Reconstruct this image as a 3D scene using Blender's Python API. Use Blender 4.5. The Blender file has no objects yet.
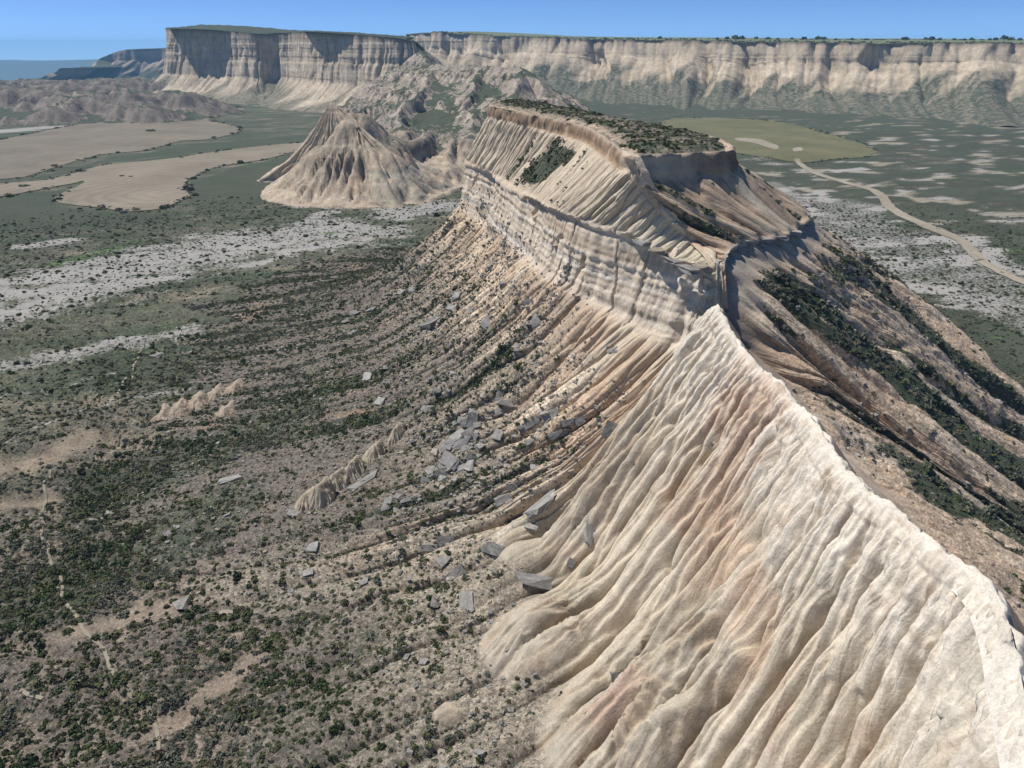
import bpy, bmesh, math, random, time
_T0 = time.time()
import numpy as np
from mathutils import Vector, Matrix, Euler
from mathutils.bvhtree import BVHTree

random.seed(7)
RNG = np.random.default_rng(11)
scene = bpy.context.scene
COL = scene.collection

# ------------------------------------------------------------------ camera, sky, sun, exposure
FPX, HC, PITCH = 710.0, 80.0, math.radians(25.45)
cam_data = bpy.data.cameras.new("camera")
cam_data.sensor_fit = 'HORIZONTAL'
cam_data.sensor_width = 36.0
cam_data.lens = 36.0 * FPX / 1024.0
cam_data.clip_start = 0.5
cam_data.clip_end = 60000.0
cam = bpy.data.objects.new("camera", cam_data)
COL.objects.link(cam)
cam.location = (0, 0, HC)
cam.rotation_euler = (math.radians(90) - PITCH, 0, 0)
scene.camera = cam

SUN_AZ, SUN_EL = math.radians(-75), math.radians(60)      # azimuth measured from +y towards +x
sun_dir = Vector((math.sin(SUN_AZ) * math.cos(SUN_EL), math.cos(SUN_AZ) * math.cos(SUN_EL), math.sin(SUN_EL)))
world = bpy.data.worlds.new("World")
scene.world = world
world.use_nodes = True
wn = world.node_tree.nodes
wl = world.node_tree.links
sky = wn.new("ShaderNodeTexSky")
sky.sky_type = 'NISHITA'
sky.sun_disc = False
sky.sun_elevation = SUN_EL
sky.sun_rotation = SUN_AZ
sky.altitude = 400
sky.air_density = 0.42
sky.dust_density = 0.0
sky.ozone_density = 10.0
wtc = wn.new("ShaderNodeTexCoord"); wva = wn.new("ShaderNodeVectorMath"); wva.operation = 'ADD'
wva.inputs[1].default_value = (0, 0, 0.028)                # the land falls away: the skyline sits just under eye level
wl.new(wtc.outputs["Generated"], wva.inputs[0]); wl.new(wva.outputs[0], sky.inputs["Vector"])
wl.new(sky.outputs[0], wn["Background"].inputs[0])
wn["Background"].inputs[1].default_value = 0.13
sd = bpy.data.lights.new("sun", 'SUN')
sd.energy = 4.9
sd.angle = math.radians(0.53)
sd.color = (1.0, 0.975, 0.94)
sun = bpy.data.objects.new("sun", sd)
COL.objects.link(sun)
sun.rotation_euler = sun_dir.to_track_quat('Z', 'Y').to_euler()
sun.location = (-200, 0, 400)
scene.view_settings.view_transform = 'Standard'
scene.view_settings.look = 'None'
scene.view_settings.gamma = 1.0
scene.view_settings.exposure = 0.12
scene.view_settings.use_curve_mapping = False
scene.cycles.max_bounces = 5
scene.cycles.diffuse_bounces = 3
scene.cycles.volume_bounces = 1
scene.cycles.use_denoising = True

# ------------------------------------------------------------------ helpers
cp, sp = math.cos(PITCH), math.sin(PITCH)

def ray(u, v):
    a, b = (u - 512.0) / FPX, (v - 384.0) / FPX
    return np.array([a, cp - b * sp, -sp - b * cp])

def P(u, v, z=None, y=None):
    d = ray(u, v)
    t = (z - HC) / d[2] if z is not None else y / d[1]
    return np.array([0, 0, HC]) + d * t

def proj(p):
    q = np.asarray(p, float) - np.array([0, 0, HC])
    dep = q[..., 1] * cp - q[..., 2] * sp
    up = q[..., 1] * sp + q[..., 2] * cp
    return 512 + FPX * q[..., 0] / dep, 384 - FPX * up / dep

def sstep(a, b, x):
    t = np.clip((x - a) / (b - a), 0, 1)
    return t * t * (3 - 2 * t)

def pn(x, y, seed=0):
    """gradient noise, about -1..1"""
    x = np.asarray(x, np.float64); y = np.asarray(y, np.float64)
    x, y = np.broadcast_arrays(x, y)
    x0 = np.floor(x); y0 = np.floor(y)
    fx, fy = x - x0, y - y0
    ix = x0.astype(np.int64); iy = y0.astype(np.int64)
    def g(i, j, dx, dy):
        h = (i * 374761393 + j * 668265263 + seed * 974634541) & 0xFFFFFFFF
        h = ((h ^ (h >> 13)) * 1274126177) & 0xFFFFFFFF
        h = h ^ (h >> 16)
        a = (h & 0xFFFF) * (2 * np.pi / 65536)
        return np.cos(a) * dx + np.sin(a) * dy
    u = fx * fx * fx * (fx * (fx * 6 - 15) + 10)
    v = fy * fy * fy * (fy * (fy * 6 - 15) + 10)
    a = g(ix, iy, fx, fy); b = g(ix + 1, iy, fx - 1, fy)
    c = g(ix, iy + 1, fx, fy - 1); d = g(ix + 1, iy + 1, fx - 1, fy - 1)
    return 1.5 * ((a * (1 - u) + b * u) * (1 - v) + (c * (1 - u) + d * u) * v)

def fbm(x, y, octv=4, seed=0, gain=0.5):
    s, a, t = 0, 1.0, 0
    for k in range(octv):
        s = s + a * pn(x * 2 ** k, y * 2 ** k, seed + k * 17)
        t += a
        a *= gain
    return s / t

def mixc(a, b, f):
    return a + (np.asarray(b, float) - a) * np.asarray(f)[..., None]

def C3(*c):
    return np.array(c, float)

def pchip(knots, vals, t):
    """monotone cubic along axis 0; vals (S, ...)"""
    knots = np.asarray(knots, float); vals = np.asarray(vals, float)
    h = np.diff(knots)
    sh = (-1,) + (1,) * (vals.ndim - 1)
    dl = np.diff(vals, axis=0) / h.reshape(sh)
    m = np.zeros_like(vals)
    m[0], m[-1] = dl[0], dl[-1]
    if len(knots) > 2:
        a, b = dl[:-1], dl[1:]
        ok = a * b > 0
        w1 = (2 * h[1:] + h[:-1]).reshape(sh); w2 = (h[1:] + 2 * h[:-1]).reshape(sh)
        hm = (w1 + w2) / (w1 / np.where(ok, a, 1) + w2 / np.where(ok, b, 1))
        m[1:-1] = np.where(ok, hm, 0)
    i = np.clip(np.searchsorted(knots, t, side='right') - 1, 0, len(knots) - 2)
    hh = h[i].reshape(sh)
    s = ((t - knots[i]) / h[i]).reshape(sh)
    return ((2 * s ** 3 - 3 * s ** 2 + 1) * vals[i] + (s ** 3 - 2 * s ** 2 + s) * hh * m[i]
            + (-2 * s ** 3 + 3 * s ** 2) * vals[i + 1] + (s ** 3 - s ** 2) * hh * m[i + 1])

def grid_faces(nr, nc, flip=False):
    i = np.arange(nr - 1)[:, None] * nc + np.arange(nc - 1)[None, :]
    f = np.stack([i, i + 1, i + nc + 1, i + nc], -1).reshape(-1, 4)
    return f[:, ::-1] if flip else f

def grid_normals(G):
    du = np.gradient(G, axis=0); dv = np.gradient(G, axis=1)
    n = np.cross(du, dv)
    return n / (np.linalg.norm(n, axis=-1, keepdims=True) + 1e-9)

def smooth_rows(A, w, it=3):
    for _ in range(it):
        B = A.copy()
        B[1:-1] = 0.25 * A[:-2] + 0.5 * A[1:-1] + 0.25 * A[2:]
        A = A + (B - A) * w[:, None, None]
    return A

def loft(lines, nper, da, hard=(), ref=1, soft_it=6):
    """lines (K, S, 3): K named profile lines over S stations. Returns grid (rows, cols, 3), a (m along), row segment coordinate, b (m down)"""
    L = np.asarray(lines, float)
    seg = np.linalg.norm(np.diff(L[ref], axis=0), axis=1) * 0.6 + np.linalg.norm(np.diff(L[-3], axis=0), axis=1) * 0.4
    kn = np.concatenate([[0], np.cumsum(seg)])
    na = int(kn[-1] / da) + 2
    t = np.linspace(0, kn[-1], na)
    Q = pchip(kn, L.transpose(1, 0, 2), t).transpose(1, 0, 2)          # K, na, 3
    rows, rc = [], []
    for k in range(L.shape[0] - 1):
        m = nper[k]
        for j in range(m):
            f = j / m
            rows.append(Q[k] * (1 - f) + Q[k + 1] * f)
            rc.append(k + f)
    rows.append(Q[-1]); rc.append(L.shape[0] - 1.0)
    G = np.array(rows); rc = np.array(rc)
    w = np.ones(len(rc))
    for h in hard:
        w = np.minimum(w, np.clip(np.abs(rc - h) * 2.0, 0, 1))
    w[0] = w[-1] = 0
    G = smooth_rows(G, w, soft_it)
    b = np.concatenate([np.zeros((1, na)), np.cumsum(np.linalg.norm(np.diff(G, axis=0), axis=2), axis=0)])
    return G, np.broadcast_to(t[None, :], b.shape), rc, b

def make_obj(name, V, F, mat, col=None, veg=None, salt=None, smooth=True, parent=None, ab=None, stony=None):
    me = bpy.data.meshes.new(name)
    V = np.ascontiguousarray(V, np.float32); F = np.ascontiguousarray(F, np.int32)
    me.vertices.add(len(V)); me.vertices.foreach_set("co", V.ravel())
    k = F.shape[1]
    me.loops.add(F.size); me.loops.foreach_set("vertex_index", F.ravel())
    me.polygons.add(len(F)); me.polygons.foreach_set("loop_start", np.arange(0, F.size, k, dtype=np.int32))
    me.update(calc_edges=True)
    me.polygons.foreach_set("use_smooth", np.full(len(F), smooth))
    if col is not None:
        a = me.attributes.new("Col", 'FLOAT_COLOR', 'POINT')
        a.data.foreach_set("color", np.ascontiguousarray(np.concatenate([np.clip(col, 0, 1), np.ones((len(V), 1))], 1), np.float32).ravel())
    for nm, arr in (("veg", veg), ("salt", salt), ("stony", stony)):
        if arr is not None:
            a = me.attributes.new(nm, 'FLOAT', 'POINT')
            a.data.foreach_set("value", np.ascontiguousarray(arr, np.float32).ravel())
    if ab is not None:
        a = me.attributes.new("ab", 'FLOAT_VECTOR', 'POINT')
        a.data.foreach_set("vector", np.ascontiguousarray(ab, np.float32).ravel())
    me.materials.append(mat)
    o = bpy.data.objects.new(name, me)
    COL.objects.link(o)
    if parent is not None:
        o.parent = parent
    return o

def tag(o, label=None, cat=None, group=None, kind=None):
    if label: o["label"] = label
    if cat: o["category"] = cat
    if group: o["group"] = group
    if kind: o["kind"] = kind
    return o

def join_grids(parts):
    V, F, Cc, Vg, S, n = [], [], [], [], [], 0
    for G, col, veg, salt, flip in parts:
        nr, nc = G.shape[:2]
        V.append(G.reshape(-1, 3)); F.append(grid_faces(nr, nc, flip) + n)
        Cc.append(col.reshape(-1, 3)); Vg.append(np.asarray(veg).reshape(-1)); S.append(np.asarray(salt).reshape(-1))
        n += nr * nc
    return np.concatenate(V), np.concatenate(F), np.concatenate(Cc), np.concatenate(Vg), np.concatenate(S)

def erode(h, n, steps, ero=0.25, dep=0.15, capf=4.0, inertia=0.15, batch=6000, seed=1, mask=None, minslope=0.02):
    """vectorised droplet erosion on a height grid measured in cells"""
    r = np.random.default_rng(seed)
    nr, nc = h.shape
    h = h.copy()
    done = 0
    while done < n:
        m = min(batch, n - done); done += m
        px = r.uniform(1, nr - 3, m); py = r.uniform(1, nc - 3, m)
        dx = np.zeros(m); dy = np.zeros(m); sed = np.zeros(m); vel = np.ones(m); wat = np.ones(m)
        alive = np.ones(m, bool)
        for s in range(steps):
            ix = px.astype(int); iy = py.astype(int); fx = px - ix; fy = py - iy
            h00 = h[ix, iy]; h10 = h[ix + 1, iy]; h01 = h[ix, iy + 1]; h11 = h[ix + 1, iy + 1]
            gx = (h10 - h00) * (1 - fy) + (h11 - h01) * fy
            gy = (h01 - h00) * (1 - fx) + (h11 - h10) * fx
            ho = h00 * (1 - fx) * (1 - fy) + h10 * fx * (1 - fy) + h01 * (1 - fx) * fy + h11 * fx * fy
            dx = dx * inertia - gx * (1 - inertia); dy = dy * inertia - gy * (1 - inertia)
            l = np.hypot(dx, dy) + 1e-9
            dx /= l; dy /= l
            nx = px + dx; ny = py + dy
            inside = (nx > 1) & (nx < nr - 2) & (ny > 1) & (ny < nc - 2)
            alive &= inside
            if not alive.any(): break
            nx = np.where(alive, nx, px); ny = np.where(alive, ny, py)
            jx = nx.astype(int); jy = ny.astype(int); ex = nx - jx; ey = ny - jy
            hn = (h[jx, jy] * (1 - ex) * (1 - ey) + h[jx + 1, jy] * ex * (1 - ey) + h[jx, jy + 1] * (1 - ex) * ey + h[jx + 1, jy + 1] * ex * ey)
            dh = hn - ho
            cap = np.maximum(-dh, minslope) * vel * wat * capf
            up = dh > 0
            depo = np.where(up, np.minimum(sed, dh), np.where(sed > cap, (sed - cap) * dep, 0))
            er = np.where(~up & (sed <= cap), np.minimum((cap - sed) * ero, -dh * 0.8), 0)
            d = np.where(alive, depo - er, 0)
            sed = sed - d
            idx = ix * nc + iy
            flat = np.bincount(np.concatenate([idx, idx + nc, idx + 1, idx + nc + 1]),
                               np.concatenate([d * (1 - fx) * (1 - fy), d * fx * (1 - fy), d * (1 - fx) * fy, d * fx * fy]), nr * nc)
            h += np.clip(flat.reshape(nr, nc), -0.10, 0.04)
            vel = np.sqrt(np.maximum(vel * vel - dh * 2.0, 0.05)); vel = np.minimum(vel, 4)
            wat *= 0.985
            px, py = nx, ny
    return h

# ------------------------------------------------------------------ materials
def nodes_of(m):
    m.use_nodes = True
    nt = m.node_tree
    return nt, nt.nodes, nt.links, nt.nodes["Principled BSDF"]

def math_node(nt, op, a, b=None, clamp=False):
    n = nt.nodes.new("ShaderNodeMath"); n.operation = op; n.use_clamp = clamp
    for i, x in enumerate((a, b)):
        if x is None: continue
        if isinstance(x, (int, float)): n.inputs[i].default_value = x
        else: nt.links.new(x, n.inputs[i])
    return n.outputs[0]

def mix_node(nt, f, a, b, mode='MIX'):
    n = nt.nodes.new("ShaderNodeMix"); n.data_type = 'RGBA'; n.blend_type = mode
    for s, x in ((n.inputs[0], f), (n.inputs[6], a), (n.inputs[7], b)):
        if isinstance(x, (int, float)): s.default_value = x
        elif isinstance(x, tuple): s.default_value = x + (1,)
        else: nt.links.new(x, s)
    return n.outputs[2]

def noise_node(nt, vec, scale, detail=6, rough=0.6):
    n = nt.nodes.new("ShaderNodeTexNoise")
    n.inputs["Scale"].default_value = scale
    n.inputs["Detail"].default_value = detail
    n.inputs["Roughness"].default_value = rough
    nt.links.new(vec, n.inputs["Vector"])
    return n.outputs[0]

def ramp_node(nt, fac, p0, p1, c0=(0, 0, 0), c1=(1, 1, 1)):
    n = nt.nodes.new("ShaderNodeValToRGB")
    n.color_ramp.elements[0].position = p0; n.color_ramp.elements[0].color = c0 + (1,)
    n.color_ramp.elements[1].position = p1; n.color_ramp.elements[1].color = c1 + (1,)
    nt.links.new(fac, n.inputs[0])
    return n.outputs[0]

def attr_node(nt, name):
    n = nt.nodes.new("ShaderNodeAttribute"); n.attribute_name = name
    return n

def terrain_material(name, vscale=0.5, sscale=0.6, bump=0.35, bscale=1.3, grain=0.35, gscale=0.45, rill=False, gravel=0.0, streak=False):
    m = bpy.data.materials.new(name)
    nt, N, L, bs = nodes_of(m)
    geo = N.new("ShaderNodeNewGeometry").outputs["Position"]
    col = attr_node(nt, "Col").outputs["Color"]
    veg = attr_node(nt, "veg").outputs["Fac"]
    salt = attr_node(nt, "salt").outputs["Fac"]
    g1 = noise_node(nt, geo, gscale, 8, 0.65)
    g2 = noise_node(nt, geo, gscale * 7, 6, 0.7)
    g3 = noise_node(nt, geo, gscale * 26, 4, 0.7)
    def ctr(x, lo, hi, k):
        return math_node(nt, 'MULTIPLY', math_node(nt, 'SUBTRACT', ramp_node(nt, x, lo, hi), 0.5), k)
    gv = math_node(nt, 'ADD', math_node(nt, 'ADD', ctr(g1, 0.34, 0.66, grain * 0.8), ctr(g2, 0.36, 0.64, grain * 0.9)), ctr(g3, 0.36, 0.64, grain * 0.7))
    gv = math_node(nt, 'ADD', gv, 1.0)
    base = mix_node(nt, 1.0, col, gv, 'MULTIPLY')
    if streak:                                             # water-worn vertical streaks on cliffs
        mp = N.new("ShaderNodeMapping"); mp.inputs["Scale"].default_value = (0.22, 0.22, 0.02)
        L.new(geo, mp.inputs["Vector"])
        sv = noise_node(nt, mp.outputs[0], 1.0, 7, 0.7)
        base = mix_node(nt, 1.0, base, math_node(nt, 'ADD', math_node(nt, 'MULTIPLY', sv, 1.3), 0.35), 'MULTIPLY')
    if gravel:                                             # loose gravel: paler and darker stones
        stn = attr_node(nt, "stony").outputs["Fac"]
        for sc_, amt in ((2.3, 0.55), (6.0, 0.5)):
            vo = N.new("ShaderNodeTexVoronoi"); vo.inputs["Scale"].default_value = sc_
            L.new(geo, vo.inputs["Vector"])
            sxc = N.new("ShaderNodeSeparateColor"); L.new(vo.outputs["Color"], sxc.inputs[0])
            k_ = math_node(nt, 'ADD', math_node(nt, 'MULTIPLY', math_node(nt, 'SUBTRACT', sxc.outputs[0], 0.5), amt * 1.5), 1.0)
            k_ = math_node(nt, 'ADD', math_node(nt, 'MULTIPLY', math_node(nt, 'SUBTRACT', k_, 1.0), stn), 1.0)
            base = mix_node(nt, 1.0, base, k_, 'MULTIPLY')
    # pale dry crust, broken into specks
    ns = noise_node(nt, geo, sscale, 9, 0.72)
    fs = math_node(nt, 'ADD', math_node(nt, 'SUBTRACT', ns, 0.5), math_node(nt, 'SUBTRACT', salt, 0.40))
    fs = ramp_node(nt, math_node(nt, 'ADD', fs, 0.5), 0.46, 0.58)
    saltc = mix_node(nt, g2, (0.235, 0.22, 0.195), (0.42, 0.395, 0.355))
    base = mix_node(nt, fs, base, saltc)
    # scrub too small to stand as single plants
    nv = noise_node(nt, geo, vscale, 9, 0.70)
    fv = math_node(nt, 'ADD', math_node(nt, 'SUBTRACT', nv, 0.5), math_node(nt, 'SUBTRACT', veg, 0.5))
    fv = ramp_node(nt, math_node(nt, 'ADD', fv, 0.5), 0.46, 0.60)
    hue = noise_node(nt, geo, 0.05, 3, 0.6)
    vc = mix_node(nt, ramp_node(nt, hue, 0.38, 0.62), (0.042, 0.058, 0.032), (0.066, 0.070, 0.050))
    vc = mix_node(nt, ramp_node(nt, g2, 0.35, 0.7), vc, (0.095, 0.105, 0.07))
    base = mix_node(nt, fv, base, vc)
    L.new(base, bs.inputs["Base Color"])
    bs.inputs["Roughness"].default_value = 0.95
    bs.inputs["Specular IOR Level"].default_value = 0.1
    b1 = noise_node(nt, geo, bscale, 9, 0.68)
    hgt = math_node(nt, 'ADD', b1, math_node(nt, 'MULTIPLY', fv, 0.35))
    if streak:
        hgt = math_node(nt, 'ADD', hgt, math_node(nt, 'MULTIPLY', math_node(nt, 'ABSOLUTE', math_node(nt, 'SUBTRACT', sv, 0.5)), 2.2))
    bn = N.new("ShaderNodeBump"); bn.inputs["Strength"].default_value = bump
    bn.inputs["Distance"].default_value = 0.6 / bscale
    L.new(hgt, bn.inputs["Height"])
    if rill:
        ab = attr_node(nt, "ab").outputs["Vector"]
        sx = N.new("ShaderNodeSeparateXYZ"); L.new(ab, sx.inputs[0])
        def rn(ka, kb, det):
            cx = N.new("ShaderNodeCombineXYZ")
            L.new(math_node(nt, 'MULTIPLY', sx.outputs[0], ka), cx.inputs[0]); L.new(math_node(nt, 'MULTIPLY', sx.outputs[1], kb), cx.inputs[1])
            v_ = noise_node(nt, cx.outputs[0], 1.0, det, 0.55)
            return math_node(nt, 'ABSOLUTE', math_node(nt, 'SUBTRACT', v_, 0.5))
        rr_ = math_node(nt, 'ADD', math_node(nt, 'MULTIPLY', rn(0.75, 0.06, 2), 1.0), math_node(nt, 'MULTIPLY', rn(1.9, 0.13, 2), 0.5))
        b2 = N.new("ShaderNodeBump"); b2.inputs["Distance"].default_value = 1.6
        L.new(math_node(nt, 'MULTIPLY', sx.outputs[2], 1.0), b2.inputs["Strength"])
        L.new(rr_, b2.inputs["Height"]); L.new(bn.outputs[0], b2.inputs["Normal"])
        L.new(b2.outputs[0], bs.inputs["Normal"])
    else:
        L.new(bn.outputs[0], bs.inputs["Normal"])
    return m

M_NEAR = terrain_material("clay_and_scree", vscale=0.9, sscale=1.0, bump=0.45, bscale=2.2, grain=0.34, gscale=0.6, rill=True, gravel=1.0)
M_GROUND = terrain_material("scrubby_valley_ground", vscale=0.8, sscale=0.7, bump=0.9, bscale=1.6, grain=0.6, gscale=0.3, gravel=1.0)
M_FAR = terrain_material(streak=True, name="far_clay_cliffs", vscale=0.16, sscale=0.2, bump=0.5, bscale=0.35, grain=0.35, gscale=0.12)

# ------------------------------------------------------------------ palette (base colours)
CREAM = C3(0.53, 0.445, 0.325); WHITE = C3(0.62, 0.56, 0.465); TAN = C3(0.40, 0.305, 0.215); ORANGE = C3(0.42, 0.275, 0.18)
BROWN = C3(0.212, 0.18, 0.137); DKBROWN = C3(0.17, 0.122, 0.088); GREY = C3(0.25, 0.24, 0.225); OLIVE = C3(0.36, 0.335, 0.245)
SOIL = C3(0.14, 0.12, 0.095); GREEN = C3(0.07, 0.085, 0.058)

# ------------------------------------------------------------------ terrain: valley ground
def ground_h(x, y):
    d = np.hypot(x, y)
    near = (1 - sstep(230, 420, d)) * (1 - 0.85 * sstep(60, 120, x))
    h = near * (1.6 * fbm(x / 55, y / 55, 3, 5) + 0.9 * fbm(x / 17, y / 17, 3, 9) + 0.35 * fbm(x / 5, y / 5, 3, 13))
    # shallow washes running down from the ridge to the left
    w = np.abs(pn((y + 0.35 * x) / 13 + 0.5 * fbm(x / 20, y / 20, 2, 3), x / 80, 21))
    h = h - near * sstep(-10, -40, x) * 1.4 * (1 - sstep(0.0, 0.22, w))
    h = h + 0.12 * fbm(x / 90, y / 90, 2, 8)
    # the land falls away to the far lowland
    fall = sstep(1500, 4200, d)
    h = h - 262 * fall
    # rising foot of the far escarpment
    return h

def axis(lo, mid0, mid1, hi, step, grow):
    a = list(np.arange(mid0, mid1, step))
    s = step; x = mid1
    while x < hi:
        a.append(x); s *= grow; x += s
    a.append(hi)
    s = step; x = mid0; b = []
    while x > lo:
        s *= grow; x -= s; b.append(max(x, lo))
    return np.array(b[::-1] + a)

gx = axis(-9500, -150, 30, 9500, 0.8, 1.021)
gy = axis(-60, 44, 240, 11000, 0.8, 1.0125)
GX, GY = np.meshgrid(gx, gy)
GZ = ground_h(GX, GY)
GG = np.stack([GX, GY, GZ], -1)

# ------------------------------------------------------------------ terrain: the foreground ridge and butte
def st(spine, prof, d):
    d = np.array(d, float); d /= np.linalg.norm(d)
    s = np.asarray(spine, float)
    return [np.array([s[0] + d[0] * o, s[1] + d[1] * o, s[2] + dz]) for o, dz in prof]

crest_px = [(1190, 1180, 43), (1070, 860, 43), (1024, 690, 42.5), (1004, 612, 42), (985, 581, 41.5), (942, 546, 41), (906, 516, 40.5), (871, 490, 40.3),
            (836, 455, 40), (816, 422, 39.6), (796, 400, 39.6), (770, 375, 40), (745, 350, 41), (729, 326, 42.3), (718, 304, 44)]
crest = [P(u, v, z) for u, v, z in crest_px]
LPC = [(-1.6, -2.2), (0, 0), (0.5, -0.25), (3, -2.7), (7, -7.9), (7.3, -8.3), (10.5, -12.4), (17, -20.6), (23.5, -28.4), (30, -33.6), (48, -37.5), (100, -44)]
L_ST = []
for i, c in enumerate(crest):
    f = c[2] / 40.5
    L_ST.append(st(c, [(o * (0.80 + 0.012 * i), dz * f) for o, dz in LPC], (-1, -0.85 + 0.034 * i)))
notch = np.array([32.8, 106.4, 36.5])
prow = P(717, 264, 49.0)
noseA = P(694, 238, 51.4); noseB = P(656, 198, 57.6); corner = P(632, 156, 64.0)
rimL_px = [(612, 143, 64.1), (590, 128, 64.3), (560, 120, 64.5), (525, 112, 65.2), (490, 104, 65.5)]
rimL = [P(u, v, z) for u, v, z in rimL_px]
def lst(rim, cap, ledge, drop, dirn, ov=1.1):
    """rim, brown cap band, slope to the ledge edge, cliff below it, long talus"""
    rim, ledge = np.asarray(rim), np.asarray(ledge)
    d = np.array(dirn, float); d /= np.linalg.norm(d); hd = np.array([d[0], d[1], 0])
    e = ledge - rim; e[2] = 0; e = e / (np.linalg.norm(e) + 1e-6)
    capb = rim + e * min(0.7, cap * 0.4) + np.array([0, 0, -cap])
    mid = capb * 0.52 + ledge * 0.48 + np.array([0, 0, -0.35])
    und = ledge - hd * ov + np.array([0, 0, -1.0]); base = ledge + hd * 1.7 + np.array([0, 0, -drop])
    out = [rim - hd * 1.3 + np.array([0, 0, -0.1 if cap > 1.5 else -0.9]), rim, capb, mid, ledge, und, base]
    H = base[2] / 38.0
    for o, dz in ((8.5, -9.6), (21, -20.5), (38, -29.8), (62, -34.8), (112, -41)):
        out.append(base + hd * o + np.array([0, 0, dz * H]))
    return out
pst = lst(prow, 0.15, prow + np.array([-2.0, -0.3, -0.5]), 13.0, (-1, -0.12), 1.0)
nst = st(notch, [(-1.6, -1.0), (0, 0), (0.6, -0.6), (1.6, -1.4), (3.0, -2.6), (3.2, -2.9), (5, -4.6)], (-1, 0.0))
nst += [0.5 * (np.array(L_ST[-1][k]) + np.array(pst[k])) - np.array([0, 0, 0.5 if k < 9 else 0]) for k in range(7, 12)]
L_ST.append(nst)
L_ST.append(pst)
L_ST.append(lst(noseA, 0.6, P(668, 258, 48.8), 12.5, (-1, -0.04)))
L_ST.append(lst(noseB, 1.0, P(625, 234, 50.8), 13.4, (-1, 0.08)))
L_ST.append(lst(corner, 2.8, P(580, 220, 51.0), 12, (-1, 0.1)))
for r, (u, v, z), dp in zip(rimL, [(556, 211, 50.5), (533, 200, 49.5), (512, 187, 48.5), (493, 176, 48), (464, 160, 48.5)], (11.5, 12.5, 12.5, 13, 13.5)):
    L_ST.append(lst(r, 2.8, P(u, v, z), dp, (-1, 0.1)))
endA = rimL[-1] + np.array([3.0, 14, 0]); endB = rimL[-1] + np.array([14.0, 22, -0.5])
L_ST.append(lst(endA, 2.8, endA + np.array([-6, 5, -17]), 13, (-0.85, 0.7)))
L_ST.append(lst(endB, 2.8, endB + np.array([-1, 8, -17]), 13, (-0.2, 1)))
L_lines = np.array(L_ST).transpose(1, 0, 2)
LG, La, Lrc, Lb = loft(L_lines, [2, 4, 18, 24, 5, 32, 40, 46, 44, 32, 16], 0.15, hard=(1, 2, 4, 5, 6))

# right side
RPC = [(-1.5, -2.0), (0, 0), (0.35, -0.5), (1.6, -2.2), (4.2, -5.6), (4.4, -5.9), (8, -8.8), (21, -16), (38, -24.5), (58, -34), (95, -46)]
R_ST = []
for i, c in enumerate(crest):
    R_ST.append(st(c, [(o, dz * c[2] / 42) for o, dz in RPC], (1, -0.36)))
R_ST.append(st(notch, [(-1.5, -1.5), (0, 0), (0.5, -0.3), (1.5, -0.8), (3.2, -2.0), (3.4, -2.2), (7, -4.2), (20, -11), (38, -20), (60, -31), (95, -42)], (1, -0.38)))
def rst(rim, cap, ledge, drop, dirn, zend=6.0):
    """rim, capped by a brown band, slope to the ledge edge, recess under it, long slope"""
    rim, ledge = np.asarray(rim), np.asarray(ledge)
    d = np.array(dirn, float); d /= np.linalg.norm(d)
    hd = np.array([d[0], d[1], 0])
    capb = rim + np.array([hd[0] * 0.7, hd[1] * 0.7, -cap])
    mid = (capb + ledge) / 2 + np.array([0, 0, -0.6])
    und = ledge - hd * 0.9 + np.array([0, 0, -0.7])
    base = ledge + hd * 0.5 + np.array([0, 0, -drop])
    out = [rim - hd * 1.5 + np.array([0, 0, -0.1]), rim, capb, mid, ledge, und, base]
    H = base[2] - zend
    for f, z in ((0.22, 0.24), (0.5, 0.55), (0.8, 0.86), (1.25, 1.12)):
        out.append(base + hd * (H * 1.62 * f) + np.array([0, 0, -H * z]))
    return out
prs = rst(prow, 0.1, prow + np.array([1.2, -0.6, -0.5]), 3.4, (1, -0.42))
R_ST[-1] = R_ST[-1][:7] + [0.5 * (np.array(R_ST[-2][k]) + np.array(prs[k])) for k in range(7, 11)]
R_ST.append(prs)
R_ST.append(rst(noseA, 0.6, P(729, 254, 50.2), 1.5, (1, -0.38)))
R_ST.append(rst(noseB, 1.0, P(741, 244, 50.8), 1.5, (1, -0.30)))
R_ST.append(rst(corner, 3.2, P(757, 241, 51.0), 1.5, (1, -0.22)))
rimR_px = [(664, 154, 64.0), (700, 152, 64.0), (733, 150, 64.0)]
rimR = [P(u, v, z) for u, v, z in rimR_px]
R_ST.append(rst(rimR[0], 3.4, P(771, 239, 51.0), 1.5, (1, -0.10)))
R_ST.append(rst(rimR[1], 3.4, P(786, 236, 51.0), 1.5, (1, -0.02)))
R_ST.append(rst(rimR[2], 3.2, P(798, 230, 51.0), 1.5, (1, 0.04)))
sp0 = np.array([39.5, 139, 64.2])
spur = rst(sp0, 3.0, P(806, 208, 51.0), 2.0, (1, 0.05))
spur[7] = P(872, 264, 37); spur[8] = P(931, 312, 26); spur[9] = P(1022, 396, 10.5); spur[10] = P(1160, 520, -6)
R_ST.append(spur)
for dx, dy in ((-12, 30), (-22, 60), (-33, 88)):
    o = sp0 + np.array([dx, dy, 0.6])
    R_ST.append(rst(o, 3.0, o + np.array([17, 2, -13]), 3.0, (1, 0.25), 0))
o = endB + np.array([3, 3, 0])
R_ST.append(rst(o, 3.0, o + np.array([8, 13, -13]), 3.0, (0.5, 1), 0))
R_lines = np.array(R_ST).transpose(1, 0, 2)
RG, Ra, Rrc, Rb = loft(R_lines, [2, 5, 16, 16, 5, 10, 34, 48, 56, 44], 0.34, hard=(1, 2, 4, 5, 6))

def disp(G, d):
    return G + grid_normals(G) * d[..., None]

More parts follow.
